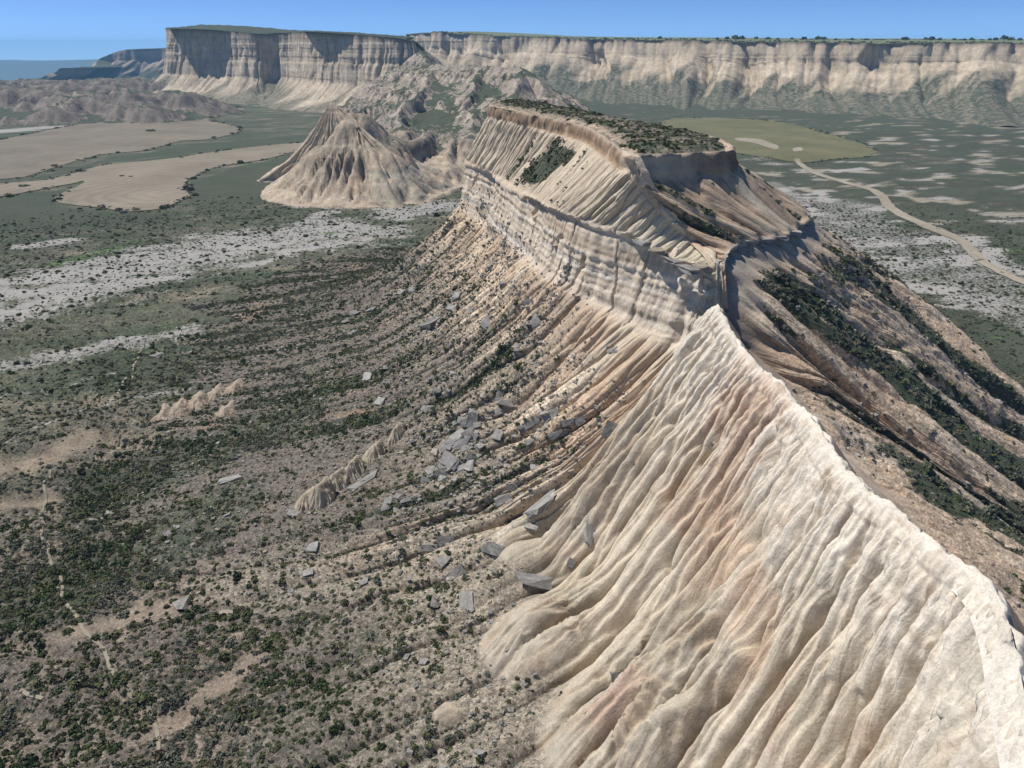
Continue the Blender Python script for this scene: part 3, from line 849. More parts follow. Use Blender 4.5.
PATH = [[(42, 535), (56, 570), (70, 610), (95, 640), (125, 690), (150, 712), (158, 740), (162, 790)], [(20, 690), (40, 700)], [(42, 535), (44, 490), (50, 470)], [(118, 394), (134, 370), (142, 350)]]

def paint(px, py, near_only=False):
    veg = np.zeros(px.shape); salt = np.zeros(px.shape); grass = np.zeros(px.shape); bare = np.zeros(px.shape); path = np.zeros(px.shape)
    for uv, w, wp, s in SALT: salt = np.maximum(salt, (s + 0.01) * stroke_mask(px, py, uv, w * 1.5, wp))
    for uv, so, wp, s in VEG_POLY: veg = np.maximum(veg, s * poly_mask(px, py, uv, so, wp))
    for uv, w, wp in GRASS: grass = np.maximum(grass, stroke_mask(px, py, uv, w, wp))
    for uv, w, wp in BARE: bare = np.maximum(bare, stroke_mask(px, py, uv, w, wp))
    return veg, salt, grass, bare, path

gveg, gsalt, ggrass, gbare, gpath = paint(GX, GY)
d = np.hypot(GX, GY)
n1 = fbm(GX / 30, GY / 30, 4, 151); n2 = fbm(GX / 120, GY / 120, 3, 152); n3 = fbm(GX / 9, GY / 9, 3, 153)
ux, uy = GX * 0.93 + GY * 0.37, -GX * 0.37 + GY * 0.93
stk = fbm(ux / 60, uy / 16, 4, 154); stk2 = fbm(ux / 22, uy / 7, 3, 155)
base_veg = 0.40 + 0.14 * n1 + 0.22 * stk + 0.12 * stk2 + 0.06 * sstep(240, 420, d)
gveg = np.maximum(gveg + 0.12 * n3 + 0.08 * stk2, base_veg)
gveg = gveg * (1 - 0.75 * gbare) * (1 - gpath)
gveg = np.where(gsalt > 0.3, np.minimum(gveg, 0.44), gveg)
gsalt = gsalt + 0.14 * n3 - 0.02 + np.where(GX > 60, 0.25 + 0.45 * fbm(ux / 34, uy / 15, 4, 156), 0.14 + 0.42 * fbm(ux / 30, uy / 9, 4, 157)) * sstep(200, 300, d) * (1 - sstep(700, 900, GY))
gcol = mixc(np.broadcast_to(SOIL, GG.shape).copy(), C3(0.215, 0.175, 0.132), sstep(-0.2, 0.5, n3 + 0.5 * n1))
gcol = mixc(gcol, C3(0.078, 0.094, 0.056), sstep(105, 230, d) * np.clip(0.75 + 0.7 * stk, 0.2, 0.97))
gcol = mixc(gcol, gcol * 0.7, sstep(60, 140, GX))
gcol = mixc(gcol, C3(0.46, 0.385, 0.285), sstep(0.10, 0.28, fbm(ux / 40, uy / 26, 5, 159, 0.65)) * sstep(50, 120, GX) * sstep(200, 260, d) * sstep(1050, 800, GY) * 0.5)
gsalt = gsalt + 0.16 * sstep(0.06, 0.2, fbm(ux / 40, uy / 26, 5, 159, 0.65)) * sstep(50, 120, GX) * sstep(200, 260, d) * sstep(1050, 800, GY)
gveg = np.where((GX > 50) & (d > 220), np.where(fbm(ux / 40, uy / 26, 5, 159, 0.65) > 0.14, np.minimum(gveg, 0.36), gveg + 0.10), gveg)
gcol = mixc(gcol, C3(0.27, 0.22, 0.165), sstep(0.15, 0.5, fbm(ux / 45, uy / 14, 4, 158)) * 0.6)
gcol = mixc(gcol, C3(0.085, 0.135, 0.05), ggrass * 0.8)
gcol = mixc(gcol, C3(0.27, 0.215, 0.16), gbare * 0.8)
gcol = mixc(gcol, C3(0.40, 0.35, 0.28), gpath)
gcol = mixc(gcol, C3(0.11, 0.12, 0.09), sstep(1500, 4000, d))
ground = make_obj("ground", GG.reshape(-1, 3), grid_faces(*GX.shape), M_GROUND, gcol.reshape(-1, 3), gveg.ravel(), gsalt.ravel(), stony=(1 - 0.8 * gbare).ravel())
tag(ground, "scrubby valley floor with pale dry crust patches and dark green brush", kind="structure")

lv, ls, lg_, lb_, lp_ = paint(X, Y)
low = sstep(40, 62, Lb)
Lveg2 = np.maximum(Lveg, np.clip(lv, 0, 1) * low)
ridgeVg[:Lveg.size] = Lveg2.ravel()
ab_l = np.stack([a1 + 0.04 * bc, bc, np.clip(crestness * sstep(0.8, 4, bc) * (1 - 0.8 * sstep(44, 56, bc)) * (0.45 - 0.20 * sstep(12, 28, bc)) + (1 - crestness) * (0.4 * upper + 0.1 * cliff + 0.3 * talus * (1 - sstep(26, 44, bc))), 0, 1)], -1)
ab_r = np.stack([arw, bcr, np.clip(0.55 * rlow * sstep(4, 9, bcr) + 0.45 * ru, 0, 1)], -1)
ridge_ab = np.concatenate([ab_l.reshape(-1, 3), ab_r.reshape(-1, 3), np.zeros((TG.shape[0] * TG.shape[1], 3))])
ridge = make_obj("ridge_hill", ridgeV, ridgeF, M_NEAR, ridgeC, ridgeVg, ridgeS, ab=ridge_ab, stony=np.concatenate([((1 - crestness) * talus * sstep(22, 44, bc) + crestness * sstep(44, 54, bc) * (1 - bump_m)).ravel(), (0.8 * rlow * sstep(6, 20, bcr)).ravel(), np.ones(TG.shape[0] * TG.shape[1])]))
tag(ridge, "pale knife-edged clay ridge climbing to a flat-topped butte with cliff and ledge", kind="structure")

# ------------------------------------------------------------------ terrain: far landforms
def tent_field(x0, x1, y0, y1, cell, skel, slope, base=-2.0):
    nx, ny = int((x1 - x0) / cell) + 1, int((y1 - y0) / cell) + 1
    xx, yy = np.meshgrid(np.linspace(x0, x1, nx), np.linspace(y0, y1, ny), indexing='ij')
    h = np.full(xx.shape, -50.0)
    wx = xx + 5 * fbm(xx / 30, yy / 30, 3, 201); wy = yy + 5 * fbm(xx / 30, yy / 30, 3, 205)
    for line, sl in skel:
        pts = resamp(np.array(line), max(4, int(np.linalg.norm(np.diff(np.array(line), axis=0), axis=1).sum() / 4)))
        for p in pts:
            dd = np.hypot(wx - p[0], wy - p[1])
            h = np.maximum(h, p[2] - sl * dd * (1 - 0.12 * np.clip(dd / 60, 0, 1)))
    return xx, yy, np.maximum(h, base)

# mound and eroded spurs between the ridge and the far mesa
apex = P(332, 101, y=455)
sk = [([apex, P(344, 104, y=452), P(364, 127, y=440), P(376, 150, y=428), P(400, 168, y=420), P(424, 188, y=412)], 1.0),
      ([apex, P(312, 138, y=442), P(285, 165, y=440), P(268, 178, y=445)], 1.05),
      ([apex, P(330, 150, y=432), P(332, 192, y=416)], 1.15),
      ([P(353, 108, y=450), P(385, 128, y=470), P(415, 140, y=500), P(430, 128, y=560)], 0.85),
      ([P(422, 50, y=930), P(434, 63, y=820), P(480, 64, y=760), P(521, 66, y=715), P(535, 78, y=690), P(549, 94, y=660), P(576, 109, y=640)], 0.62),
      ([P(480, 66, y=755), P(470, 95, y=660), P(455, 128, y=560), P(448, 160, y=480), P(440, 185, y=436)], 0.75),
      ([P(521, 68, y=710), P(515, 95, y=620), P(505, 120, y=560)], 0.75),
      ([P(434, 66, y=815), P(418, 95, y=690), P(400, 108, y=620), P(405, 130, y=545)], 0.72),
      ([P(415, 110, y=760), P(370, 100, y=760), P(340, 103, y=760)], 0.6),
      ([P(440, 100, y=700), P(450, 108, y=640), P(476, 113, y=590), P(470, 135, y=530)], 0.42), ([P(505, 92, y=660), P(490, 104, y=620)], 0.42), ([P(400, 112, y=690), P(425, 118, y=640), P(425, 140, y=540)], 0.42)]
sk = [(l_, s_ * (1.1 if i_ < 4 else 1.0)) for i_, (l_, s_) in enumerate(sk)]
sk = sk[3:]
hx, hy, hz = tent_field(-190, 75, 355, 950, 1.25, sk, 1.0)
hz0 = hz.copy()
hz += (1.3 * fbm(hx / 9, hy / 9, 4, 211)) * sstep(-1, 6, hz)
# harder beds stand out as small benches
hz += 1.5 * np.sin(hz / 2.6 + 2 * fbm(hx / 60, hy / 60, 2, 214)) * sstep(4, 10, hz)
hm = sstep(-2.0, 1.0, hz0)
hz = erode(hz / 1.25, 80000, 70, ero=0.5, dep=0.1, capf=3.5, inertia=0.1, seed=5) * 1.25
hz = np.where(hz0 > -1.99, hz, -2.5)
slopeg = np.hypot(*np.gradient(hz, 1.25))
hn = fbm(hx / 14, hy / 14, 4, 221)
stra = fbm(hz / 3.5 + 0.3 * hn, hx / 300, 3, 222)
hc = mixc(np.broadcast_to(C3(0.40, 0.32, 0.235), hx.shape + (3,)).copy(), C3(0.47, 0.40, 0.30), sstep(0, .5, stra))
hc = mixc(hc, OLIVE * 0.75, sstep(0.05, 0.5, -stra) * 0.8)
hc = hc * (0.9 + 0.22 * layers(hz, 2.4, 0.4 * hn, 13))[..., None]
hc = mixc(hc, ORANGE, sstep(0.2, 0.6, hn) * 0.35)
back = sstep(480, 560, hy)
hc = mixc(hc, GREY * 0.95, back * 0.3)
hv = (0.22 + 0.42 * sstep(0.95, 0.45, slopeg)) * (0.35 + 0.65 * back) + 0.15 * hn * back + 0.30 * back * sstep(-0.1, 0.3, fbm(hx / 40, hy / 40, 3, 224))
hv = np.where(hz < 3, hv * 0.8, hv)
hG = np.stack([hx, hy, hz], -1)
o = make_obj("eroded_hill", hG.reshape(-1, 3), grid_faces(*hx.shape, flip=True), M_FAR, hc.reshape(-1, 3), np.clip(hv, 0, 0.75).ravel(), zero(hx.size))
tag(o, "eroded grey-tan spurs between the pale butte and the big mesa", kind="structure")

# pointed clay pyramid: straight flanks, spurs and fine rills
ap_ = P(332, 100.5, y=455)
ring = [(262, 178, 2), (285, 188, 0), (310, 195, 0), (335, 199, 0), (365, 203, 0), (395, 207, 0), (428, 199, 1)]
rp = [P(u, v, z) for u, v, z in ring] + [np.array([-40, 470, 4.]), np.array([-60, 505, 2.]), np.array([-110, 520, 0.]), np.array([-165, 505, 0.])]
rp = rp + [rp[0]]
sh_ = {4: P(362, 128, y=440), 5: P(378, 150, y=427), 6: P(396, 160, y=424)}
st_ = []
for i_, p_ in enumerate(rp):
    v_ = p_ - ap_
    a0 = ap_ + np.array([v_[0], v_[1], 0]) / np.hypot(v_[0], v_[1]) * 0.35
    m1 = ap_ + v_ * np.array([0.28, 0.28, 0.40]); m2 = ap_ + v_ * np.array([0.60, 0.60, 0.74])
    if i_ in sh_:
        m1 = ap_ * 0.45 + sh_[i_] * 0.55 if i_ != 4 else sh_[4] * 0.8 + ap_ * 0.2
        m2 = sh_[i_] if i_ > 4 else sh_[4] * 0.4 + p_ * 0.6
    e_ = p_ + v_ * np.array([0.12, 0.12, 0]) - np.array([0, 0, 3.0])
    st_.append([ap_ + np.array([0, 0, 0.1]), a0, m1, m2, p_, e_])
PG, pa, prc, pb = loft(np.array(st_).transpose(1, 0, 2), [1, 26, 30, 30, 6], 0.55, hard=(), ref=3, soft_it=24)
pn1 = rill_net(float(pa.max()), 90, 0.4, 5.0, 4.0, 9.0, 0.34, 881, kq=0.2, pw=0.6); pn2 = rill_net(float(pa.max()), 90, 0.4, 2.0, 1.7, 4.0, 0.36, 882, kq=0.03)
pr1 = np.broadcast_to(prc[:, None], pa.shape)
dn_ = (samp(pn1, pa, pb, 0.4) * sstep(4, 26, pb) + samp(pn2, pa, pb, 0.4) * sstep(2, 14, pb)) * (1 - 0.7 * sstep(4.0, 4.8, pr1))
dn_ += 0.25 * layers(PG[..., 2], 2.2, 0.3 * fbm(pa / 15, pb / 15, 2, 885), 4) * sstep(2, 8, pb)
seamw = np.minimum(np.arange(pa.shape[1]), np.arange(pa.shape[1])[::-1])[None, :]
dn_ *= sstep(0, 6, seamw)
Np = grid_normals(PG); sgp = 1.0 if np.nanmean(Np[40, :, 2]) > 0 else -1.0
PG = PG + Np * (sgp * dn_)[..., None]
zl_ = PG[..., 2] + 0.8 * fbm(pa / 20, pb / 20, 2, 886)
pc = mixc(np.broadcast_to(C3(0.43, 0.345, 0.25), PG.shape).copy(), C3(0.50, 0.43, 0.325), sstep(-0.1, 0.4, fbm(zl_ / 4, pa / 200, 3, 887)))
pc = mixc(pc, OLIVE * 0.85, sstep(0.0, 0.4, fbm(zl_ / 5 + 9, pa / 150, 3, 888)) * 0.7)
pc = mixc(pc, ORANGE, sstep(0.15, 0.5, fbm(zl_ / 7 + 4, pa / 100, 3, 889)) * 0.4)
o = make_obj("clay_pyramid", PG.reshape(-1, 3), grid_faces(*pa.shape, flip=(sgp < 0)), M_FAR, pc.reshape(-1, 3), (0.12 + 0.35 * sstep(3.8, 4.6, pr1) + 0.12 * fbm(pa / 8, pb / 30, 3, 890)).ravel(), zero(pa.size))
tag(o, "pointed pyramid-shaped clay hill with fine rills beyond the butte", kind="structure")

def wall(name, stations, dirs, prof, da, nper, colfn, amp, label, wl=(150, 60, 24, 9), seed=300, vegb=0.0, hard=(1, 2)):
    S = []
    for r, d, pf in zip(stations, dirs, prof):
        S.append(st(r, pf, d))
    G, a, rc, b = loft(np.array(S).transpose(1, 0, 2), nper, da, hard=hard, soft_it=3)
    r1 = np.broadcast_to(rc[:, None], a.shape)
    z = G[..., 2]
    bb = b - b[int(np.argmin(np.abs(rc - 1)))][None, :]
    aw_ = a + 8 * fbm(a / 60, z / 40, 2, seed)
    dsp = amp[0] * billow(aw_ / wl[0], z / 400, seed + 1) + amp[1] * billow(aw_ / wl[1], z / 200, seed + 2) + amp[2] * billow(aw_ / wl[2], z / 90, seed + 3) + amp[3] * billow(aw_ / wl[3], z / 50, seed + 4)
    dsp += 0.4 * layers(z, 6.5, 0.4 * fbm(a / 90, z / 40, 2, seed + 5), seed) + 0.2 * layers(z, 2.2, 0.5 * fbm(a / 60, z / 20, 2, seed + 6), seed + 2)
    dsp -= (amp[2] * 1.1) * groove(aw_ / wl[1], z / 200, seed + 2, 0.08) + amp[3] * groove(aw_ / wl[2], z / 90, seed + 3, 0.12)
    env = sstep(0.8, 1.3, r1) * (0.45 + 0.55 * sstep(1, 2.2, r1)) * (1 - 0.7 * sstep(3.0, 4.5, r1))
    N_ = grid_normals(G); N_[..., 2] *= 0.3
    N_ /= np.linalg.norm(N_, axis=-1, keepdims=True)
    sgn = 1.0 if (N_[len(rc) // 2, :, 1].mean() < 0) else -1.0
    G = G + N_ * (sgn * dsp * env)[..., None]
    # ragged rim
    G[..., 2] += (1.6 * fbm(a / 22, 0 * a, 4, seed + 8)) * (1 - sstep(1.0, 1.6, r1))
    col, veg = colfn(G, a, r1, bb, seed)
    o = make_obj(name, G.reshape(-1, 3), grid_faces(*a.shape, flip=(sgn < 0)), M_FAR, col.reshape(-1, 3), veg.ravel(), zero(veg.size))
    tag(o, label, kind="structure")
    return o, G

def cliff_colours(base, pale, brown, green_top=True, vegfoot=2.6, vegk=0.55):
    def fn(G, a, r1, bb, seed):
        z = G[..., 2]
        n = fbm(a / 40, z / 30, 4, seed + 11); fl = fbm(a / 9, z / 70, 3, seed + 12); stt = fbm(z / 9 + 0.2 * fbm(a / 80, z / 50, 2, seed + 13), a / 900, 3, seed + 14)
        c = np.broadcast_to(np.array(base), G.shape).copy()
        c = mixc(c, pale, sstep(-0.1, 0.6, 0.45 * stt + 0.9 * n + 0.3 * fl))
        c = mixc(c, brown, sstep(0.05, 0.5, fl - 0.3 * stt) * 0.6)
        c = mixc(c, ORANGE * 0.9, sstep(0.15, 0.6, n) * 0.3)
        top = 1 - sstep(1.0, 1.12, r1)
        c = mixc(c, C3(0.13, 0.135, 0.085), top)
        c = mixc(c, DKBROWN * 1.2, sstep(1.0, 1.05, r1) * (1 - sstep(1.12, 1.25, r1)) * 0.6)
        foot = sstep(vegfoot - 0.4, vegfoot + 0.6, r1 + 1.9 * fbm((a + 0.5 * bb) / 42, bb / 260, 4, seed + 15))
        c = mixc(c, C3(0.13, 0.125, 0.09), foot * 0.75)
        veg = vegk * foot + 0.60 * top + 0.10 + 0.1 * fl
        return c, np.clip(veg, 0, 0.8)
    return fn

# long escarpment across the right background
E_px = [(404, 34, 1900), (437, 32, 1720), (500, 36, 1640), (560, 38, 1540), (640, 39.5, 1420), (720, 40.5, 1320), (800, 41.5, 1240), (880, 42.5, 1180), (960, 43, 1120), (1040, 43.5, 1070), (1160, 45, 990), (1330, 47, 910)]
E_r = [P(u, v, y=y) for u, v, y in E_px]
def eprof(zr, w=1.0):
    H = zr
    return [(-2500, 26), (-420, 9), (-60, 1.0), (0, 0), (11 * w, -0.30 * H), (42 * w, -0.52 * H), (105 * w, -0.77 * H), (190 * w, -0.925 * H), (310 * w, -1.03 * H)]
S_dirs = [(-0.15, -1)] * 5 + [(-0.3, -1)] * 3 + [(-0.42, -1)] * 4
SS = [st(r, eprof(r[2], 1.0 if i > 3 else 0.8), d) for i, (r, d) in enumerate(zip(E_r, S_dirs))]
G, a, rc, b = loft(np.array(SS).transpose(1, 0, 2), [3, 5, 3, 26, 26, 26, 22, 10], 2.6, hard=(3, 4), ref=3, soft_it=3)
r1 = np.broadcast_to(rc[:, None], a.shape) - 2.0
z = G[..., 2]
aw_ = a + 14 * fbm(a / 90, z / 60, 3, 501)
dsp = 26 * billow(aw_ / 190, z / 500, 502) + 17 * billow(aw_ / 70, z / 240, 503) + 7 * billow(aw_ / 26, z / 90, 504) + 2.2 * billow(aw_ / 9, z / 60, 505) + 1.6 * layers(z, 6.0, 0.4 * fbm(a / 90, z / 40, 2, 506), 7) - 6 * groove(aw_ / 70, z / 240, 503, 0.08) - 2.5 * groove(aw_ / 26, z / 90, 504, 0.12)
env = sstep(0.8, 1.2, r1) * (0.30 + 0.70 * sstep(1.2, 2.6, r1)) * (1 - 0.75 * sstep(3.2, 5, r1))
N_ = grid_normals(G); N_[..., 2] *= 0.3; N_ /= np.linalg.norm(N_, axis=-1, keepdims=True) + 1e-9
sg = np.sign(-N_[40, :, 1].mean())
dsp = dsp * (0.45 + 0.9 * sstep(-0.35, 0.4, fbm(a / 260, z / 300, 3, 509))) + 5 * fbm(a / 45, z / 45, 4, 510)
G = G + N_ * (sg * dsp * env)[..., None]
rimshift = 14 * billow(a / 75, 0 * a, 507) + 7 * billow(a / 26, 0 * a, 508)
kk = sstep(0.2, 1.0, r1) * (1 - sstep(1.0, 2.0, r1))
G[..., 1] -= rimshift * kk
ecf = cliff_colours((0.43, 0.35, 0.245), (0.54, 0.46, 0.345), BROWN * 1.0, vegfoot=3.2, vegk=0.44)
ecol, eveg = ecf(G, a, r1, b, 520)
topm = 1 - sstep(0.95, 1.05, r1)
ecol = mixc(ecol, C3(0.16, 0.175, 0.095), topm)
eveg = np.where(topm > 0.5, 0.40, eveg)
o = make_obj("escarpment", G.reshape(-1, 3), grid_faces(*a.shape, flip=(sg < 0)), M_FAR, ecol.reshape(-1, 3), eveg.ravel(), zero(eveg.size))
tag(o, "long pale cliff escarpment with green plateau top across the right background", kind="structure")
ESC = G

# big flat-topped mesa on the left
m_px = [(190, 26, 1600), (168, 28, 1400), (166, 28, 1350), (186, 28, 1318), (226, 30.5, 1278), (257, 33.5, 1240), (270, 34, 1252), (286, 33, 1238), (300, 32, 1185), (322, 32, 1120), (350, 34, 1080), (396, 38, 1025), (415, 42, 1020), (424, 52, 1120), (432, 55, 1300)]
m_r = [P(u, v, y=y) for u, v, y in m_px]
m_d = [(-1, 0.1), (-1, 0), (-0.9, -0.6), (-0.5, -1), (-0.5, -1), (-0.2, -1), (0.0, -1), (-0.4, -1), (-0.8, -1), (-0.6, -1), (-0.5, -1), (-0.3, -1), (0.5, -0.85), (0.9, -0.5), (1, -0.2)]
def mprof(zr):
    return [(-60, 0.5), (0, 0), (5, -0.34 * zr), (16, -0.66 * zr), (44, -0.86 * zr), (85, -1.0 * zr), (120, -1.05 * zr)]
mprofs = [mprof(r[2]) for r in m_r]
for k in (13, 14):
    mprofs[k] = [(-50, 6), (0, 0), (14, -6), (50, -22), (100, -46), (160, -70), (220, -84)]
wall("mesa", m_r, m_d, mprofs, 1.5, [4, 34, 30, 22, 18, 6], cliff_colours((0.45, 0.37, 0.27), (0.56, 0.48, 0.37), BROWN * 1.1, vegfoot=3.6, vegk=0.35), (3, 3.6, 2.6, 1.0),
     "broad flat-topped mesa with fluted sheer cliffs in the left background", wl=(120, 40, 15, 6), seed=540)
# scrub-covered cap of the mesa
cap_f = [P(u, v, y=y) for u, v, y in [(168, 28.2, 1300), (205, 29, 1275), (255, 33, 1270), (300, 32, 1330), (310, 31.4, 1115), (350, 33.8, 1075), (400, 38, 1060), (418, 43, 1080), (428, 52, 1200)]]
cap_b = [P(u, v, y=y) for u, v, y in [(172, 28, 1420), (206, 24.0, 1420), (250, 25.5, 1420), (290, 29.3, 1420), (315, 30.3, 1420), (350, 32.2, 1420), (395, 36, 1420), (412, 39, 1420), (424, 48, 1420)]]
mid_f = [a_ * 0.55 + b_ * 0.45 for a_, b_ in zip(cap_f, cap_b)]
low_b = [p + np.array([0, 160, -45]) for p in cap_b]
CG, ca, crc, cb = loft(np.array([cap_f, mid_f, cap_b, low_b]), [8, 8, 8], 4, hard=(), ref=1, soft_it=1)
CG[..., 2] += 1.6 * fbm(CG[..., 0] / 14, CG[..., 1] / 14, 3, 561) * sstep(0, 1, np.broadcast_to(crc[:, None], ca.shape)) - 0.6
o = make_obj("mesa_top", CG.reshape(-1, 3), grid_faces(*ca.shape, flip=True), M_FAR, np.broadcast_to(C3(0.12, 0.125, 0.08), CG.shape).reshape(-1, 3), np.full(ca.size, 0.62), zero(ca.size))
tag(o, "dark scrub covering the flat top of the left mesa", kind="structure")

# far mesa, low badlands and blue skyline on the left
f_px = [(60, 69, 2350), (95, 66, 2500), (98, 60, 2560), (112, 53.5, 2600), (130, 49.5, 2620), (165, 48, 2650), (215, 46, 2700)]
f_r = [P(u, v, y=y) for u, v, y in f_px]
def fprof(zr):
    return [(-400, 2), (0, 0), (10, -0.34 * (zr + 30)), (60, -0.6 * (zr + 30)), (160, -0.9 * (zr + 30)), (300, -(zr + 60)), (420, -(zr + 90))]
wall("distant_mesa", f_r, [(-0.4, -1)] * 7, [fprof(r[2]) for r in f_r], 5, [2, 12, 12, 10, 8, 4], cliff_colours((0.33, 0.26, 0.20), (0.42, 0.35, 0.28), BROWN, vegfoot=2.4), (14, 9, 5, 2),
     "small distant mesa standing left of the big mesa", wl=(200, 80, 36, 16), seed=580)

bx0, bx1, by0, by1, bc_ = -1300, -330, 760, 1900, 3.6
nx, ny2 = int((bx1 - bx0) / bc_), int((by1 - by0) / bc_)
bx, by = np.meshgrid(np.linspace(bx0, bx1, nx), np.linspace(by0, by1, ny2), indexing='ij')
rdg = 1 - np.abs(fbm(bx / 210 + 0.3, by / 130, 4, 601)) * 2.2
bz = 30 * np.clip(rdg, 0, 1) ** 1.3 + 10 * fbm(bx / 60, by / 60, 3, 602)
bz = np.minimum(bz, 27 + 5 * fbm(bx / 150, by / 150, 2, 605))
ub, vb = proj(np.stack([bx, by, 0 * bx], -1))
mk = sstep(0, 130, by - (770 + 0.36 * (bx + 600) + 60 * fbm(bx / 90, by / 90, 2, 606))) * sstep(0, 90, -330 - bx + 0.0 * by) * sstep(1900, 1750, by)
mk2 = sstep(-620, -420, bx) * sstep(1000, 1150, by)
bz = bz * mk * (1 - mk2) - 3 * (1 - mk)
bz += 5 * fbm(bx / 22, by / 22, 4, 609) * mk
bz = erode(bz / bc_, 60000, 60, ero=0.5, dep=0.1, capf=4, inertia=0.1, seed=9) * bc_
bz = np.where(mk < 0.02, -6, bz) - 262 * sstep(1500, 4200, np.hypot(bx, by))
sl = np.hypot(*np.gradient(bz, bc_))
bn = fbm(bx / 50, by / 50, 4, 607)
bcx = mixc(np.broadcast_to(C3(0.19, 0.16, 0.13), bx.shape + (3,)).copy(), C3(0.33, 0.275, 0.215), sstep(0.1, 0.5, bn + 0.4 * fbm(bz / 6, bx / 300, 2, 608)))
bv = 0.66 - 0.30 * sstep(0.2, 0.75, sl) + 0.22 * bn
o = make_obj("badlands", np.stack([bx, by, bz], -1).reshape(-1, 3), grid_faces(*bx.shape, flip=True), M_FAR, bcx.reshape(-1, 3), bv.ravel(), zero(bx.size))
tag(o, "low eroded badland ridges in the left distance", kind="structure")

kx, ky = np.meshgrid(np.linspace(-9400, 9400, 260), np.linspace(8000, 10900, 40), indexing='ij')
kz = -264 + 185 * sstep(8000, 9600, ky + 300 * fbm(kx / 1500, ky / 1500, 3, 611)) * (0.93 + 0.22 * fbm(kx / 1500, ky / 6000, 4, 612))
o = make_obj("distant_hills", np.stack([kx, ky, kz], -1).reshape(-1, 3), grid_faces(*kx.shape, flip=True), M_FAR, np.broadcast_to(C3(0.10, 0.115, 0.085), kx.shape + (3,)).reshape(-1, 3), np.full(kx.size, 0.5), zero(kx.size))
tag(o, "low blue hazy hills along the far left horizon", kind="structure")

# ------------------------------------------------------------------ fields and track
def soil_sheet_material(name, c1, c2, stripe, centre, wave_amt):
    m = bpy.data.materials.new(name)
    nt, N, L, bs = nodes_of(m)
    geo = N.new("ShaderNodeNewGeometry").outputs["Position"]
    w = N.new("ShaderNodeTexWave"); w.wave_type = 'RINGS' if centre else 'BANDS'; w.rings_direction = 'Z'
    w.inputs["Scale"].default_value = stripe; w.inputs["Distortion"].default_value = 6.0; w.inputs["Detail"].default_value = 3; w.inputs["Detail Scale"].default_value = 0.02 / max(stripe, 1e-3)
    mp = N.new("ShaderNodeMapping"); mp.inputs["Location"].default_value = (-(centre[0] if centre else 0), -(centre[1] if centre else 0), 0)
    L.new(geo, mp.inputs["Vector"]); L.new(mp.outputs[0], w.inputs["Vector"])
    n1 = noise_node(nt, geo, 0.02, 7, 0.65); n2 = noise_node(nt, geo, 0.25, 6, 0.7)
    f = math_node(nt, 'ADD', math_node(nt, 'MULTIPLY', n1, 0.8), math_node(nt, 'MULTIPLY', n2, 0.35))
    f = math_node(nt, 'ADD', f, math_node(nt, 'MULTIPLY', w.outputs["Fac"], wave_amt))
    L.new(ramp_node(nt, f, 0.42, 0.86, c1, c2), bs.inputs["Base Color"])
    bs.inputs["Roughness"].default_value = 0.95; bs.inputs["Specular IOR Level"].default_value = 0.1
    return m

EDGES = []
def sheet(name, uv, mat, label, z=0.3, rag=4.0, inner=None):
    pts = [P(u, v, 0.0) for u, v in uv]
    P2 = np.array(pts + [pts[0]])
    s_ = np.concatenate([[0], np.cumsum(np.linalg.norm(np.diff(P2, axis=0), axis=1))])
    # closed smooth outline
    m = int(s_[-1] / 4)
    ext = np.concatenate([P2[-4:-1], P2, P2[1:4]]); es = np.concatenate([[0], np.cumsum(np.linalg.norm(np.diff(ext, axis=0), axis=1))])
    t = np.linspace(es[3], es[3 + len(P2) - 1], m, endpoint=False)
    Q = pchip(es, ext, t)
    for _ in range(3):
        Q = 0.25 * np.roll(Q, 1, 0) + 0.5 * Q + 0.25 * np.roll(Q, -1, 0)
    Q[:, 0] += rag * fbm(t / 18, 0 * t, 4, 621); Q[:, 1] += rag * fbm(t / 22, 0 * t + 5, 3, 622)
    if m > 60: EDGES.append(Q[:, :2].copy())
    from mathutils.geometry import tessellate_polygon
    tri = tessellate_polygon([[Vector((q[0], q[1], 0)) for q in Q]])
    Q[:, 2] = ground_h(Q[:, 0], Q[:, 1]) + z
    F = []
    for a_, b_, c_ in tri:
        n_ = np.cross(Q[b_, :2] - Q[a_, :2], Q[c_, :2] - Q[a_, :2])
        F.append((a_, b_, c_) if n_ > 0 else (a_, c_, b_))
    o = make_obj(name, Q, np.array(F), mat)
    tag(o, label, kind="structure")
    return o
MF1 = soil_sheet_material("dry_ploughed_soil", (0.145, 0.125, 0.092), (0.25, 0.212, 0.156), 0.02, None, 0.04)
MF2 = soil_sheet_material("dry_ploughed_soil_rings", (0.16, 0.138, 0.102), (0.28, 0.236, 0.174), 0.035, tuple(P(175, 193, 0.0)[:2]), 0.13)
MF3 = soil_sheet_material("green_crop", (0.10, 0.10, 0.05), (0.185, 0.168, 0.09), 0.05, None, 0.08)
MTR = soil_sheet_material("pale_track_dirt", (0.22, 0.19, 0.135), (0.36, 0.315, 0.24), 0.05, None, 0.1)
sheet("field", [(-90, 152), (0, 140), (60, 128), (130, 115), (200, 108), (236, 107), (240, 112), (213, 118), (238, 128), (237, 133), (205, 140), (180, 141), (150, 150), (100, 155), (60, 166), (30, 176), (-90, 184)], MF1, "broad tan ploughed field below the big mesa")
sheet("field", [(-90, 194), (0, 184), (55, 179), (100, 166), (160, 160), (230, 150), (300, 143), (303, 149), (262, 160), (215, 168), (191, 178), (184, 186), (186, 199), (170, 207), (130, 212), (92, 207), (60, 204), (58, 196), (74, 188), (86, 181), (60, 186), (0, 197), (-90, 206)], MF2, "tan ploughed field with a rounded lobe and curved furrows", z=0.34)
